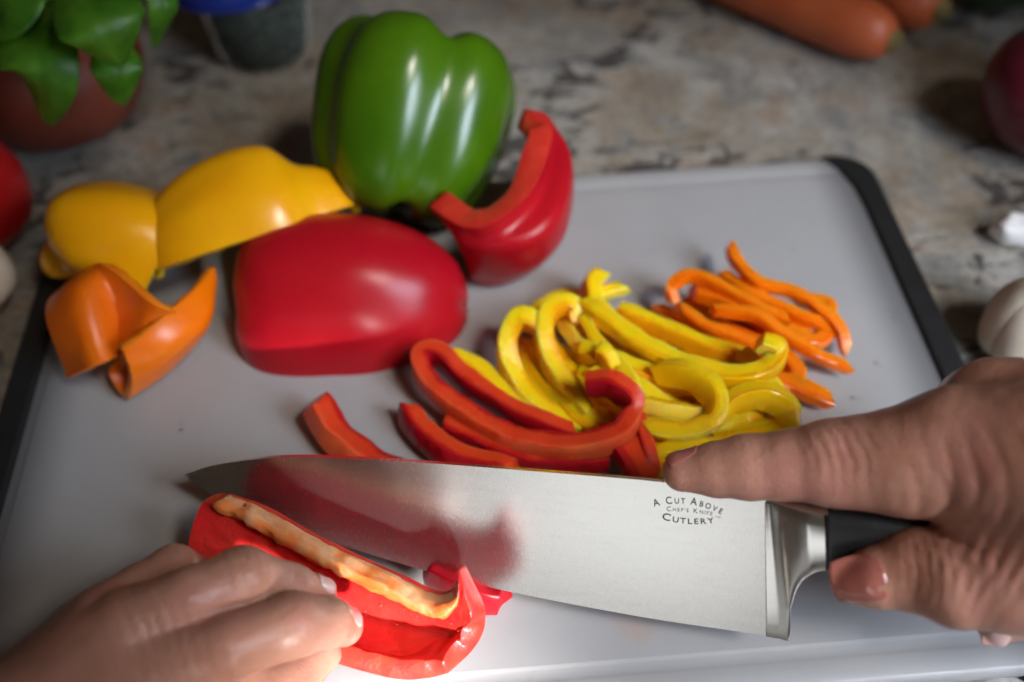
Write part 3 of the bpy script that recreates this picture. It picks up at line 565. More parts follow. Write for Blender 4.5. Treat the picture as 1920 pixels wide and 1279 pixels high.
def uv_planar(o, parent):
    me = o.data; uvl = me.uv_layers.new(name='UVMap'); base = A(parent.location) / CM
    for l in me.loops:
        p = A(me.vertices[l.vertex_index].co) / CM + base - A((8.01,8.33,2.02)); uvl.data[l.index].uv = (np.dot(p, kx), np.dot(p, ky))
uv_planar(blade, knife)
es = blade.modifiers.new('edges', 'EDGE_SPLIT'); es.split_angle = math.radians(35)
def kplate(name, top, bot, ths, mat, bulge=1.0, n=40):
    """solid between a top and a bottom outline in the blade plane, lens-shaped section"""
    T_, B_ = catmull(top, n), catmull(bot, n); V, F = [], []; m = 20
    for i in range(n):
        c = (T_[i] + B_[i]) / 2; hvec = (T_[i] - B_[i]) / 2; th = np.interp(i / (n - 1), np.linspace(0, 1, len(ths)), ths)
        for k in range(m):
            a = 2 * math.pi * k / m; cc, ss = math.cos(a), math.sin(a); e = 0.55
            V.append(c + hvec * math.copysign(abs(cc) ** e, cc) + BN * th * math.copysign(abs(ss) ** (e if bulge else 1), ss))
    for i in range(n - 1):
        for k in range(m): a, b = i * m + k, i * m + (k + 1) % m; F.append((a, b, b + m, a + m))
    F.append(tuple(range(m))); F.append(tuple(range((n - 1) * m, n * m)))
    o = mesh_obj(name, V, F, mat, knife); recalc(o); uv_planar(o, knife); return o
bol = kplate('bolster', [(26.26,3.61,5.59), (26.41,3.55,5.6), (26.78,3.41,5.6), (27.28,3.24,5.65), (27.94,3.03,5.72)], [(26.27,0.91,1.87), (26.62,0.8,1.91), (26.95,0.74,2.01), (26.98,1.3,2.79), (27.21,1.75,3.55), (27.58,1.91,3.97), (27.95,1.89,4.16)][0:7], [0.16, 0.20, 0.30, 0.45, 0.62, 0.66], M['bolster_steel'])
handle = kplate('handle', [(27.84,3.04,5.68), (29.16,2.68,5.91), (30.79,2.14,6.07), (32.63,1.51,6.22), (35.17,0.65,6.44), (36.29,0.17,6.39)], [(27.9,1.9,4.13), (29.19,1.61,4.45), (30.84,1.01,4.54), (32.71,0.36,4.68), (35.29,-0.49,4.93), (36.37,-0.54,5.46)], [0.69, 0.74, 0.80, 0.84, 0.82, 0.6], M['black_handle'])
# lettering on the blade
def letters(text, size_big, size_small, x0, y_of, rot_of, adv, bold=0.0):
    """small-caps line; returns list of (mesh verts in blade coords, faces)"""
    out = []; x = x0
    for w_i, word in enumerate(text.split(' ')):
        for c_i, ch in enumerate(word):
            sz = size_big if (c_i == 0) else size_small
            cu = bpy.data.curves.new('t', 'FONT'); cu.body = ch; cu.size = sz; cu.offset = bold; cu.resolution_u = 3; cu.fill_mode = 'FRONT'
            ob = bpy.data.objects.new('t', cu); me = bpy.data.meshes.new_from_object(ob)
            vs = np.array([v.co[:2] for v in me.vertices]).reshape(-1, 2); fs = [tuple(p.vertices) for p in me.polygons]
            bpy.data.objects.remove(ob); bpy.data.meshes.remove(me); bpy.data.curves.remove(cu)
            wd = vs[:, 0].max() * adv if len(vs) else 0.1; wd0 = vs[:, 0].min() * adv
            xc = x + wd / 2; r = rot_of(xc); ca, sa = math.cos(r), math.sin(r)
            vx = (vs[:, 0] * adv - wd / 2); vy = vs[:, 1]
            out.append((np.stack([xc + vx * ca - vy * sa, y_of(xc) + vx * sa + vy * ca], 1), fs))
            x += wd + 0.045 * (sz / 0.25)
        x += 0.10
    return out, x
lx = nrm(A((25.03,3.54,4.82)) - A((23.2,4.11,4.59))); ly = nrm(np.cross(BN, lx)); L0 = A((23.2,4.11,4.59))
Lw = np.linalg.norm(A((25.03,3.54,4.82)) - L0)
def add_line(text, big, small, pa, pb, arc, adv, bold):
    # pa, pb: baseline start and end in the blade plane; arc: rise of the middle (cm)
    a = (np.dot(A(pa) - L0, lx), np.dot(A(pa) - L0, ly)); b = (np.dot(A(pb) - L0, lx), np.dot(A(pb) - L0, ly)); Wl = b[0] - a[0]
    _, xe = letters(text, big, small, 0, lambda x: 0, lambda x: 0, adv, bold); adv2 = adv * Wl / (xe - 0.10 - 0.045)
    _, xe = letters(text, big, small, 0, lambda x: 0, lambda x: 0, adv2, bold); adv2 *= Wl / (xe - 0.10 - 0.03)
    yf = lambda x: a[1] + (b[1] - a[1]) * (x - a[0]) / Wl + arc * (1 - (2 * (x - a[0]) / Wl - 1) ** 2)
    rf = lambda x: math.atan2(yf(x + .01) - yf(x - .01), .02)
    return letters(text, big, small, a[0], yf, rf, adv2, bold)[0]
glyphs = add_line('A CUT ABOVE', .33, .25, (23.18,4.12,4.59), (25.04,3.55,4.84), 0.20, 1.2, 0.003) + add_line("CHEF'S KNIFE", .215, .165, (23.53,3.95,4.56), (24.8,3.58,4.74), 0.03, 1.25, 0.0) + add_line('CUTLERY', .33, .25, (23.38,3.84,4.31), (24.89,3.42,4.57), -0.09, 1.25, 0.004) + add_line('TM', .06, .06, (24.89,3.52,4.71), (25.03,3.48,4.72), 0, 1, 0)
V, F = [], []
for vs, fs in glyphs:
    o0 = len(V)
    for x, y in vs:
        p = L0 + lx * x + ly * y; V.append(p)
    F += [tuple(o0 + i for i in f) for f in fs]
# sit the ink just proud of the blade's near face
def blade_off(p):
    d = np.linalg.norm(edge - p, axis=1).argmin(); i = np.argmin(np.abs((spine + edge).dot(kx) / 2 - p.dot(kx))); hgt = np.linalg.norm(p - edge[i]) / np.linalg.norm(spine[i] - edge[i]); f = 1 - min(1, hgt)
    return 0.11 * (1 - f) + 0.006 + 0.012 * math.sin(math.pi * f)
V = [p + BN * (blade_off(p) + 0.006) for p in V]
lt = mesh_obj('lettering', V, F, M['ink'], knife, smooth=False)
lt['label'] = 'small black three-line lettering on the blade'

# ------------------------------------------------------------------ hands (implicit surface -> one continuous mesh each)
def smin(a, b, k):
    h = np.maximum(k - np.abs(a - b), 0) / k; return np.minimum(a, b) - h * h * k * 0.25
def cone(X, a, b, ra, rb):
    a, b = A(a).astype(np.float32), A(b).astype(np.float32); ab = b - a; t = np.clip(((X - a) @ ab) / (ab @ ab + 1e-9), 0, 1)
    d = X - (a + t[..., None] * ab); return np.sqrt((d * d).sum(-1)) - (ra + t * (rb - ra))
def chain(X, pts):
    d = None
    for (a, ra), (b, rb) in zip(pts[:-1], pts[1:]):
        c = cone(X, a, b, ra, rb); d = c if d is None else smin(d, c, 0.18)
    return d
def surface_nets(Fv, org, hs):
    ins = Fv < 0; nx, ny, nz = Fv.shape
    cnt = np.zeros((nx - 1, ny - 1, nz - 1), np.int8); acc = np.zeros((nx - 1, ny - 1, nz - 1, 3), np.float32); num = np.zeros((nx - 1, ny - 1, nz - 1), np.float32)
    sl = lambda d: slice(d, None if d else -1)
    C_ = [(i, j, k) for i in (0, 1) for j in (0, 1) for k in (0, 1)]
    for c in C_:
        for axn in range(3):
            if c[axn]: continue
            c2 = list(c); c2[axn] = 1
            f0 = Fv[sl(c[0]), sl(c[1]), sl(c[2])]; f1 = Fv[sl(c2[0]), sl(c2[1]), sl(c2[2])]
            x = (f0 < 0) != (f1 < 0); t = np.where(x, f0 / np.where(x, f0 - f1, 1), 0)
            for d in range(3): acc[..., d] += x * ((c[d] + t) if d == axn else c[d])
            num += x
    act = num > 0; idx = -np.ones(act.shape, np.int64); idx[act] = np.arange(act.sum())
    ijk = np.argwhere(act); Vv = (ijk + acc[act] / num[act][:, None]) * hs + org
    faces = []
    for axn in range(3):
        s0 = [slice(1, -1)] * 3; s1 = [slice(1, -1)] * 3; s0[axn] = slice(0, -1); s1[axn] = slice(1, None)
        a = ins[tuple(s0)]; b = ins[tuple(s1)]; ch = np.argwhere(a != b); fl = a[tuple(ch.T)]
        e = ch.copy(); o1, o2 = [d for d in range(3) if d != axn]
        base = e.copy(); base[:, o1] += 1; base[:, o2] += 1     # grid vertex index of the edge start
        def cell(d1, d2):
            q = base.copy(); q[:, o1] -= d1; q[:, o2] -= d2; return idx[q[:, 0], q[:, 1], q[:, 2]]
        quad = np.stack([cell(1, 1), cell(0, 1), cell(0, 0), cell(1, 0)], 1)
        if axn == 1: fl = ~fl
        quad[~fl] = quad[~fl][:, ::-1]; faces.append(quad)
    return Vv, np.vstack(faces)
def hand_mesh(name, sdf, lo, hi, hs, creases, parent_loc, seed=0):
    n = [int((hi[d] - lo[d]) / hs) for d in range(3)]
    gx = [lo[d] + hs * np.arange(n[d]) for d in range(3)]
    X = np.stack(np.meshgrid(*gx, indexing='ij'), -1).astype(np.float32)
    Fv = np.empty(n, np.float32)
    for s in range(0, n[0], 24): Fv[s:s + 24] = sdf(X[s:s + 24])
    Vv, Ff = surface_nets(Fv, A(lo), hs)
    def grad(P, e=0.03):
        g = np.stack([sdf((P + e * np.eye(3)[d]).astype(np.float32)) - sdf((P - e * np.eye(3)[d]).astype(np.float32)) for d in range(3)], 1); return g / (np.linalg.norm(g, axis=1, keepdims=True) + 1e-9)
    Nn = grad(Vv); Vv = Vv - Nn * sdf(Vv.astype(np.float32))[:, None]
    disp = 0.030 * wob(Vv, 0.8, seed) + 0.012 * wob(Vv, 2.2, seed + 3)
    for (P, ax_, rad, amp, wl) in creases:
        q = Vv - A(P); a = nrm(ax_); s = q @ a + 0.06 * wob(Vv, 1.6, seed + 8); wg = np.exp(-(q * q).sum(1) / rad ** 2)
        disp -= amp * wg * (0.5 + 0.5 * np.cos(2 * math.pi * s / wl)) ** 3
    Vv = Vv + Nn * disp[:, None]
    o = mesh_obj(name, Vv, Ff, M['skin'], parent_loc); recalc(o); return o
def nail(parent, sdf, c, d, nn, ln, wd, mat, tip_extra=0.0, lift=0.012):
    """nail plate conforming to the fingertip: c centre, d towards the tip, nn outward normal (cm)"""
    d = nrm(d); nn = nrm(A(nn) - d * np.dot(nn, d)); s = np.cross(d, nn); V, F = [], []; nu, nv = 15, 13
    pts = []
    for i in range(nu):
        for j in range(nv):
            u, v = -1 + 2 * i / (nu - 1), -1 + 2 * j / (nv - 1)
            uu = u * math.sqrt(1 - 0.30 * v * v); vv = v * math.sqrt(1 - 0.28 * u * u)
            pts.append(A(c) + d * uu * ln / 2 + s * vv * wd / 2 + nn * (1.2 - 0.12 * v * v))
    P = A(pts)
    P0 = P.copy()
    for it in range(40):
        dd = sdf(P.astype(np.float32)); P = P - nn * np.clip(dd, -0.2, 0.2)[:, None] * 0.8
    hgt = (P - A(c)) @ nn; ref = np.median(hgt); hgt = np.clip(hgt, ref - 0.28, ref + 0.25); P = P0 + nn * (hgt - (P0 - A(c)) @ nn)[:, None]
    uvs = [(-1 + 2 * i / (nu - 1), -1 + 2 * j / (nv - 1)) for i in range(nu) for j in range(nv)]
    P = np.array([p + nn * (lift + 0.035 * (1 - v * v) * (1 - 0.4 * u * u) + 0.02 * max(0, u)) + d * tip_extra * max(0, u) for p, (u, v) in zip(P, uvs)])
    B = P - nn * 0.06
    nvt = nu * nv; F = gfaces(nu, nv) + gfaces(nu, nv, nvt, True)
    loop = [i * nv for i in range(nu)] + [(nu - 1) * nv + j for j in range(1, nv)] + [i * nv + nv - 1 for i in range(nu - 2, -1, -1)] + [j for j in range(nv - 2, 0, -1)]
    for q in range(len(loop)): a, b = loop[q], loop[(q + 1) % len(loop)]; F.append((a, b, b + nvt, a + nvt))
    o = mesh_obj('fingernail', list(P) + list(B), F, mat, parent); recalc(o); return o

# left hand: steadies the red half
Lw_ = (5.8,-2.21,5)
LIDX = [((9.21,0.09,4.9), 1.12), ((10.95,0.37,5.2), 0.86), ((12.53,1.05,4.8), 0.90), ((13.33,1.49,3.9), 0.72), ((13.7,1.7,3.2), 0.60)]
LMID = [((8.32,1.05,5.3), 1.12), ((9.9,1.68,5.6), 0.84), ((11.16,2.35,5.3), 0.90), ((12.3,2.57,4.2), 0.66), ((13,2.74,3.3), 0.52)]
LRNG = [((7.36,1.62,4.8), 1.02), ((8.19,2.36,4.9), 0.80), ((8.96,3.06,4.6), 0.82), ((9.57,3.33,3.4), 0.66), ((10.04,3.48,2.7), 0.54)]
LPNK = [((6.36,1.69,4), 0.9), ((6.91,2.28,3.7), 0.8), ((7.45,2.83,3.2), 0.70), ((7.91,3.3,2.2), 0.55), ((8.22,3.49,1.6), 0.46)]
LTHB = [((8.3,-1.93,3.6), 1.7), ((10.43,-0.65,3), 1.15), ((11.9,0.44,2.5), 0.92), ((12.91,1.33,2.3), 0.62)]
LPALM = [[(Lw_, 2.0), ((9.06,0.43,4.5), 1.15)], [(Lw_, 2.0), ((8.19,1.18,4.9), 1.2)], [((5.35,-2.03,4.6), 1.9), ((7.26,1.69,4.5), 1.1)], [((4.71,-1.7,4.2), 1.8), ((6.29,1.71,3.8), 0.95)],
         [((2.92,-5.94,5.5), 2.5), (Lw_, 2.1)], [(Lw_, 2.0), ((9.08,-1.72,4), 1.5)], [((6.61,-0.34,3.6), 1.7), ((8.22,-0.11,3.8), 1.5)], [((8.87,-0.61,3.8), 1.2), ((10.53,0.34,3.9), 0.95)]]
def lsdf(X):
    palm = None
    for c in LPALM:
        d = chain(X, c); palm = d if palm is None else smin(palm, d, 0.7)
    out = None
    for c, k in ((LIDX, .35), (LMID, .35), (LRNG, .3), (LPNK, .3), (LTHB, .6)):
        d = smin(chain(X, c), palm, k); out = d if out is None else smin(out, d, 0.05)
    return out
lh = empty('hand', (5.16,1.24,0)); tag(lh, 'bare left hand with short nails steadying the red pepper half', 'hand')
fd = lambda a, b: nrm(A(b) - A(a))
LC = [(A(LIDX[2][0]) + A((-.1, .1, .8)), fd(LIDX[1][0], LIDX[3][0]), 0.75, 0.045, 0.24), (A(LIDX[3][0]) + A((0, .2, .6)), fd(LIDX[3][0], LIDX[4][0]), 0.45, 0.035, 0.2),
      (A(LMID[2][0]) + A((0, .1, .9)), fd(LMID[1][0], LMID[3][0]), 0.8, 0.045, 0.26), (A(LMID[3][0]) + A((0, 0, .6)), fd(LMID[3][0], LMID[4][0]), 0.45, 0.03, 0.2),
      (A(LIDX[0][0]) + A((.6, 0, 1.0)), (1, .3, 0), 1.1, 0.04, 0.34), (A(LMID[0][0]) + A((.4, 0, 1.1)), (1, .5, 0), 1.0, 0.04, 0.33), (A(LRNG[2][0]) + A((0, 0, .8)), fd(LRNG[1][0], LRNG[3][0]), 0.7, 0.035, 0.25)]
hand_mesh('skin', lsdf, A((5,2.13,0)) * 0 + A((-7.5, -9.5, 0.2)), A((16.5, 8.0, 7.6)), 0.11, LC, lh, 21)
nail(lh, lsdf, A(LIDX[4][0]) + A((0.18, 0.1, 0.3)), fd(LIDX[3][0], LIDX[4][0]) + A((0.5, 0.1, 0)), (0.35, 0.35, 0.85), 0.75, 0.85, M['nail'])
nail(lh, lsdf, A(LMID[4][0]) + A((0.12, 0.1, 0.25)), fd(LMID[3][0], LMID[4][0]) + A((0.3, 0, 0)), (0.3, 0.3, 0.9), 0.7, 0.75, M['nail'])

# right hand: index finger along the spine, thumb against the handle
RIDX = [((23.97,4.39,5.9), 0.60), ((24.93,4.24,6.1), 0.80), ((25.73,4.11,6.3), 0.93), ((26.87,3.88,6.6), 1.00), ((27.98,3.64,6.9), 1.24), ((29.8,3.1,7.5), 1.55), ((31.09,2.92,8), 1.75)]
RTHB = [((28.36,0.96,4.9), 0.66), ((28.82,0.92,5.1), 0.86), ((30.02,0.9,5.4), 1.22), ((30.84,0.38,5.8), 1.38), ((32.14,0.35,6.3), 1.9)]
RMID = [((32.91,4.25,7.2), 1.95), ((32.42,5.48,5.6), 1.15), ((32.16,5.16,3.8), 1.0)]
RTIP = [((32.27,-0.22,3.9), 0.55), ((32.87,0.09,3.9), 0.72), ((34.75,0.92,3.6), 0.9)]
RPALM = [[((31.09,2.92,8), 1.75), ((34.59,0.74,9.5), 2.8)], [((32.91,4.25,7.2), 1.85), ((35.72,2.15,8.5), 2.8)], [((32.14,0.35,6.3), 1.75), ((34.95,0.56,8.5), 2.8)], [((32.44,1.62,6.9), 1.5), ((34.42,0.93,8.5), 2.4)], [((32.9,0.17,5), 1.0), ((34.94,0.67,7), 2.0)], [((34.81,0.73,9), 2.8), ((37.83,-1.38,10), 3.0)]]
def rsdf(X):
    palm = None
    for c in RPALM:
        d = chain(X, c); palm = d if palm is None else smin(palm, d, 0.8)
    out = smin(chain(X, RIDX), palm, .55)
    for c, k in ((RTHB, .35), (RMID, .5), (RTIP, .25)):
        d = smin(chain(X, c), palm, k); out = smin(out, d, 0.12)
    return out
rh = empty('hand', (36.98,4.67,0)); tag(rh, 'right hand gripping the knife, index finger along its spine, polished thumbnail', 'hand')
RC = [(A(RIDX[4][0]) + A((0, -.3, 1.0)), (1, 0.1, 0), 0.9, 0.045, 0.27), (A(RIDX[2][0]) + A((.2, -.2, .7)), (1, 0, 0), 0.6, 0.025, 0.25),
      (A(RTHB[2][0]) + A((-.1, -.5, .9)), (1, -.15, 0), 0.8, 0.045, 0.23), (A(RTHB[3][0]) + A((.2, -.4, 1.1)), (1, -.25, 0), 0.9, 0.04, 0.3),
      (A((30.5,1.36,7.6)), (0.8, 0.45, 0), 1.1, 0.10, 0.36), (A((31.22,0.05,7.8)), (0.7, -0.6, 0), 1.2, 0.055, 0.38), (A((30.55,1.3,9.2)), (1, .1, 0), 1.2, 0.035, 0.4)]
hand_mesh('skin', rsdf, A((20.5, -8.0, 1.2)), A((45.0, 12.5, 12.0)), 0.11, RC, rh, 33)
nail(rh, rsdf, (28.17,0.56,5.6), (27.43,0.58,5.5) - A((28.71,0.57,5.7)) if False else A((27.52,0.7,5.2)) - A((28.75,0.61,5.6)), (-0.1, -0.66, 0.70), 1.45, 1.3, M['nail_polish'], 0.05, 0.035)
nail(rh, rsdf, (23.95,4.61,6.3), (-0.95, -0.08, -0.22), (-0.12, 0.72, 0.68), 0.95, 0.72, M['nail_polish'], 0.03, 0.03)
nail(rh, rsdf, (32.07,-0.61,4.2), (-0.15, -0.75, -0.55), (-0.1, -0.70, 0.65), 0.7, 0.75, M['nail'], 0.06)

# ------------------------------------------------------------------ background objects on the counter
def lathe(prof, n=40, loc=(0, 0, 0), lobes=0, amp=0.0, axis=None, squash=(1, 1)):
    V, F = [], []; m = len(prof)
    for (r, z) in prof:
        for k in range(n):
            a = 2 * math.pi * k / n; rr = r * (1 + amp * math.cos(lobes * a)); V.append((rr * math.cos(a) * squash[0], rr * math.sin(a) * squash[1], z))
    for i in range(m - 1):
        for k in range(n): a, b = i * n + k, i * n + (k + 1) % n; F.append((a, b, b + n, a + n))
    F.append(tuple(range(n - 1, -1, -1))); F.append(tuple(range((m - 1) * n, m * n)))
    V = A(V)
    if axis is not None:
        z = nrm(axis); x = nrm(np.cross((0.1, 1, 0.2), z)); y = np.cross(z, x); V = V @ np.stack([x, y, z])
    return V + A(loc), F
def ball(r, h, n=20, p=2.0): return [(max(0.02, r * max(0, 1 - abs(math.cos(math.pi * i / n)) ** p) ** (1 / p)), h * (1 - math.cos(math.pi * i / n)) / 2) for i in range(n + 1)]
# potted basil
PC = A((-1.98,30.27,-1)); PC[1] += 3.4
pot = empty('potted_basil', (PC[0], PC[1], GZ)); tag(pot, 'basil plant in a dark terracotta pot at the back left corner', 'potted plant')
V, F = lathe(catmull([(3.0, 0, 0), (3.9, 0.5, 0), (4.6, 2.0, 0), (4.7, 3.4, 0), (4.3, 4.8, 0), (4.2, 5.6, 0), (3.9, 5.7, 0), (3.9, 5.0, 0)], 30)[:, :2], 48, (PC[0], PC[1], GZ)); recalc(mesh_obj('pot', V, F, M['terracotta'], pot))
V, F = lathe([(3.85, 4.8), (2.0, 5.0), (0.05, 5.1)], 30, (PC[0], PC[1], GZ)); recalc(mesh_obj('soil', V, F, M['soil'], pot))
def leaf(parent, base, mid, tip, width, nrm_up, cup=0.2, mat='basil', seed=0.0):
    P = catmull([base, mid, tip], 22); T = np.gradient(P, axis=0); V, F = [], []; nv = 17
    for i in range(22):
        f = i / 21; t = nrm(T[i]); s = nrm(np.cross(t, nrm_up)); u = np.cross(s, t); wv = width * (math.sin(math.pi * min(1, f ** 0.75 * 0.97 + 0.015)) ** 0.75) / 2 + 0.03
        for j in range(nv):
            v = -1 + 2 * j / (nv - 1); rib = 0.03 * math.exp(-(v / 0.06) ** 2) ; vein = 0.03 * math.sin((f * 7 - abs(v) * 1.3) * 2 * math.pi) * min(1, abs(v) * 3) * (1 - abs(v))
            hgt = -cup * wv * v * v + vein * width * 0.35 - rib + 0.10 * abs(v) * (1 - abs(v)) * wv
            V.append(P[i] + s * v * wv + u * (hgt + 0.05 * noise.noise(Vector((f * 4 + seed, v * 2, seed)))))
    n = 22 * nv; Nn = []
    V2 = [A(p) - A(nrm_up) * 0.035 for p in V]; F = gfaces(22, nv) + gfaces(22, nv, n, True)
    for i in range(21):
        F += [(i * nv, i * nv + n, (i + 1) * nv + n, (i + 1) * nv), (i * nv + nv - 1, (i + 1) * nv + nv - 1, (i + 1) * nv + nv - 1 + n, i * nv + nv - 1 + n)]
    o = mesh_obj('leaf', V + V2, F, M[mat], parent); recalc(o); return o
LF = [((0.61,27.38,9), (1.96,23.94,8.2), (1.14,24.42,5), 3.0, (0.1, -0.6, 0.8)), ((3.62,26.49,10.5), (5.08,23.43,10.2), (5.27,23.3,8.4), 3.3, (0.15, -0.5, 0.85)),
      ((4.03,26.66,7.5), (4.43,25.18,6.8), (4.04,25.44,5), 2.0, (0.35, -0.7, 0.6)), ((1.12,27.56,10.5), (1.06,25.66,10), (-0.29,25.48,8.5), 2.7, (-0.2, -0.5, 0.85)),
      ((5.91,29.3,9), (6.25,27.82,8), (5.27,28.11,6), 1.3, (0.6, -0.5, 0.6)), ((4.59,31.22,8.5), (5.63,29.35,8), (5.86,28.68,6.6), 1.3, (0.5, -0.6, 0.6)),
      ((1.31,30.23,9), (1.76,28.5,8), (1.45,28.43,6), 2.0, (0.1, -0.7, 0.7))]
for i, a in enumerate(LF): leaf(pot, *a, seed=i * 1.7)
for a, b in ((LF[0][0], 0.3), (LF[1][0], 0.28), (LF[4][0], 0.22)):
    V, F = tube(catmull([(PC[0], PC[1], GZ + 4.8), (np.array((PC[0], PC[1], GZ + 4.8)) * 0.5 + A(a) * 0.5) + A((0, .6, .8)), a], 12), np.linspace(b, 0.15, 12)); mesh_obj('stem', V, F, M['basil'], pot)
# tomato and mushroom at the left edge of the picture
def tomato_at(c, r, label):
    V, F = lathe(ball(r, r * 1.7, 24, 2.2), 48, (0, 0, 0), 5, 0.02); t = empty('tomato', (c[0], c[1], GZ)); recalc(mesh_obj('body', V + A((c[0], c[1], GZ)), F, M['tomato'], t)); tag(t, label, 'tomato')
    V, F = tube([(c[0], c[1], GZ + r * 1.62), (c[0] + .1, c[1], GZ + r * 1.62 + .5), (c[0] + .3, c[1], GZ + r * 1.62 + .9)], [.25, .2, .16]); mesh_obj('stem', V, F, M['stem_green'], t)
c = A((-4.03,24.17,1.5)); tomato_at(c, 3.2, 'dark red tomato at the left picture edge below the basil')
c = A((-2.71,19.81,0.5)); mu = empty('mushroom', (c[0], c[1], GZ)); tag(mu, 'pale beige mushroom at the left picture edge below the tomato', 'mushroom')
V, F = lathe([(0.9, 0), (1.0, 0.3), (0.85, 1.2), (0.8, 2.0)], 28, (c[0], c[1], GZ)); recalc(mesh_obj('stem', V, F, M['mushroom_dark'], mu))
V, F = lathe(catmull([(0.7, 1.3, 0), (1.7, 1.25, 0), (1.95, 1.7, 0), (1.75, 2.6, 0), (1.1, 3.2, 0), (0.05, 3.4, 0)], 24)[:, :2], 36, (c[0], c[1], GZ)); recalc(mesh_obj('cap', V, F, M['mushroom'], mu))
# plastic tub of herbs with blue lid
c = A((7.97,35.99,-1)); c[1] += 2.4; tub = empty('herb_tub', (c[0], c[1], GZ)); tag(tub, 'clear tub of dark green herbs with a blue lid at the back', 'tub')
V, F = lathe(catmull([(2.3, 0, 0), (2.6, 0.25, 0), (2.95, 2.5, 0), (3.1, 4.0, 0), (3.2, 4.1, 0)], 20)[:, :2], 48, (c[0], c[1], GZ + 0.01)); recalc(mesh_obj('container', V, F, M['clear_plastic'], tub))
V, F = lathe(catmull([(0.1, 4.0, 0), (3.2, 4.05, 0), (3.45, 4.2, 0), (3.4, 4.75, 0), (3.1, 4.9, 0), (2.9, 4.7, 0), (0.05, 4.7, 0)], 30)[:, :2], 48, (c[0] - 0.5, c[1] + 0.1, GZ + 0.06), axis=(-0.06, 0.02, 1)); recalc(mesh_obj('lid', V, F, M['blue_lid'], tub))
V, F = [], []
for q in range(1500):
    a, rr, z = random.random() * 6.283, 2.45 * math.sqrt(random.random()), random.random() * 3.0 + 0.25
    rr = 2.3 + z * 0.12 + random.uniform(-.12, .1); p = A((c[0] + rr * math.cos(a), c[1] + rr * math.sin(a), GZ + z)); d1 = nrm(rng.normal(size=3)) * 0.32; d2 = nrm(np.cross(d1, rng.normal(size=3))) * 0.25
    k = len(V); V += [p - d1, p + d2, p + d1, p - d2]; F.append((k, k + 1, k + 2, k + 3))
hv, hf = lathe(catmull([(2.15, 0.15, 0), (2.4, 0.6, 0), (2.62, 2.2, 0), (2.7, 3.0, 0), (1.2, 3.4, 0), (0.05, 3.3, 0)], 22)[:, :2], 40, (c[0], c[1], GZ)); k0 = len(V)
hv = hv + (hv - A((c[0], c[1], GZ + 1.8))) * (0.06 * wob(hv, 2.5, 4))[:, None]; V += list(hv); F += [tuple(k0 + i for i in f) for f in hf]
hb = mesh_obj('herb_leaves', V, F, M['herb'], tub); hb['kind'] = 'stuff'
# carrots
def carrot(a, b, r0, r1, label):
    a, b = A(a), A(b); d = nrm(b - a); t = empty('carrot', (a[0], a[1], GZ)); tag(t, label, 'carrot', 'carrots')
    n = 40; P = np.linspace(0, 1, n)[:, None] * (b - a) + a; R = np.array([r0 * (1 - f) + r1 * f for f in np.linspace(0, 1, n)]); R *= 1 + 0.02 * np.array([noise.noise(Vector((i * 0.45, r0, 0))) for i in range(n)])
    R[:6] *= np.array([0.45, 0.72, 0.86, 0.94, 0.98, 1.0]); V, F = tube(P, R, 28); recalc(mesh_obj('root', V, F, M['carrot'], t))
    V, F = tube([a + d * 0.25, a - d * 0.1, a - d * 0.45], [r0 * .42, r0 * .38, r0 * .25], 12); recalc(mesh_obj('crown_stub', V, F, M['carrot_top'], t))
carrot((40.62,32.92,0.8), (25.57,48.63,0.4), 1.68, 1.1, 'front orange carrot lying on the counter at the top right')
carrot((43.69,34.85,1.2), (31.92,49.55,0.6), 1.8, 1.1, 'second carrot lying behind the front one at the top right')
# dark cucumber end
c = A((48.07,36.69,-1)); c[1] += 0.6; cu = empty('cucumber', tuple(c)); tag(cu, 'dark green cucumber end at the top right corner', 'cucumber')
V, F = tube(np.linspace(A((c[0] - 2.3, c[1] + 0.3, GZ + 1.9)), A((c[0] + 9, c[1] + 3.0, GZ + 1.9)), 24), np.array([0.5, 1.1, 1.5, 1.75] + [1.85] * 20), 28); recalc(mesh_obj('body', V, F, M['cucumber'], cu))
V, F = tube([(c[0] - 2.2, c[1] + .3, GZ + 1.9), (c[0] - 2.6, c[1] + .25, GZ + 2.0)], [.3, .22], 10); mesh_obj('stem_stub', V, F, M['stem_green'], cu)
# red onion
c = A((46.1,26.29,2)); on = empty('red_onion', (c[0], c[1], GZ)); tag(on, 'dark purple red onion at the right picture edge', 'onion')
V, F = lathe(catmull([(0.3, 0, 0), (1.6, 0.3, 0), (2.9, 1.4, 0), (3.4, 3.0, 0), (3.0, 4.6, 0), (1.8, 5.7, 0), (0.6, 6.3, 0), (0.35, 7.2, 0)], 40)[:, :2], 48, (c[0], c[1], GZ)); recalc(mesh_obj('bulb', V, F, M['onion'], on))
V, F = tube([(c[0], c[1], GZ + 6.6), (c[0] - .1, c[1], GZ + 7.4), (c[0] - .4, c[1] + .1, GZ + 8.2)], [.5, .35, .22]); mesh_obj('dry_neck', V, F, M['onion_dry'], on)
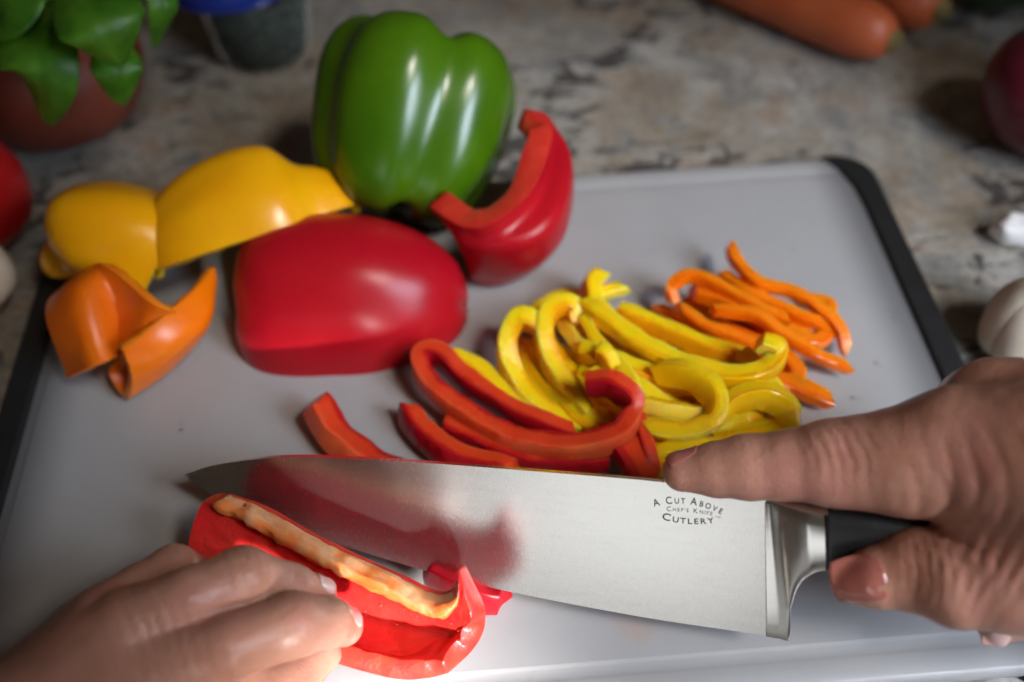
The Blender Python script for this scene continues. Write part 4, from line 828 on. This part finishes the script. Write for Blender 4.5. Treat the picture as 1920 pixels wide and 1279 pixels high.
# garlic bulb and its paper
c = A((40.08,13.45,0.6)); ga = empty('garlic_bulb', (c[0], c[1], GZ)); tag(ga, 'cream garlic bulb beside the black board edge at the right', 'garlic')
for k in range(7):
    a = k * 2 * math.pi / 7 + 0.3; V, F = lathe(ball(1.2, 3.9, 18, 2.0), 20, (0, 0, 0), axis=(-0.35 * math.cos(a), -0.35 * math.sin(a), 1)); recalc(mesh_obj('clove', V + A((c[0] + 1.25 * math.cos(a), c[1] + 1.25 * math.sin(a), GZ + 0.05)), F, M['garlic'], ga))
V, F = tube(catmull([(c[0], c[1], GZ + 2.2), (c[0], c[1], GZ + 3.4), (c[0] + .3, c[1], GZ + 4.4)], 8), np.linspace(0.8, 0.3, 8), 12); mesh_obj('neck', V, F, M['garlic_paper'], ga)
def paper(pts, label):
    S = surf(pts, 20, 20); S = S + np.array([0, 0, 1]) * (0.18 * wob(S, 1.4, 40))[..., None]; o = mesh_obj('garlic_skin', S.reshape(-1, 3), gfaces(20, 20), M['garlic_paper']); sm = o.modifiers.new('thickness', 'SOLIDIFY'); sm.thickness = 0.0004; tag(o, label, 'garlic skin', 'loose garlic skins')
paper([[(41.32,20.08,-0.9), (41.77,19.37,-0.7), (42.95,19.13,-0.9)], [(41.24,20.03,-0.3), (41.55,19.28,0.2), (42.93,19.41,-0.2)], [(41.64,20.36,-0.1), (42.07,20.08,0.3), (43.69,20.71,-0.5)]], 'curled white scrap of garlic skin above the garlic at the right')
paper([[(39.18,12.87,-0.9), (39.43,12.49,-0.8), (40.64,12.18,-0.9)], [(39.16,12.87,-0.5), (39.51,12.67,-0.2), (40.73,12.58,-0.4)], [(39.64,13.36,-0.7), (40.12,13.2,-0.4), (41.39,13.34,-0.7)]], 'white scrap of garlic skin just above the right hand')

# a few drops of juice on the board
rr_ = random.Random(3); V, F = [], []
for (x, y, _) in [(32.25,11.22,0), (32.36,11.03,0), (35.04,15.05,0), (30.98,9.76,0), (6.75,11.85,0), (25.79,19.68,0), (32.16,19.06,0), (33.6,12.36,0), (18.08,13.53,0)]:
    for q in range(rr_.randint(1, 3)):
        cx, cy, r = x + rr_.uniform(-.3, .3), y + rr_.uniform(-.3, .3), rr_.uniform(0.04, 0.11); k0 = len(V)
        for cr, ch in ((1, 0.002), (0.85, 0.18), (0.45, 0.32)):
            for m_ in range(10): t = 2 * math.pi * m_ / 10; w_ = 1 + 0.15 * math.sin(3 * t + cx); V.append((cx + r * cr * w_ * math.cos(t), cy + r * cr * w_ * math.sin(t), r * ch))
        V.append((cx, cy, r * 0.36))
        for ring in range(2):
            for m_ in range(10): a, b = k0 + ring * 10 + m_, k0 + ring * 10 + (m_ + 1) % 10; F.append((a, b, b + 10, a + 10))
        for m_ in range(10): F.append((k0 + 20 + m_, k0 + 20 + (m_ + 1) % 10, k0 + 30))
tag(mesh_obj('juice_drops', V, F, M['water']), 'small clear drops of juice on the white board', 'drops', kind='stuff')
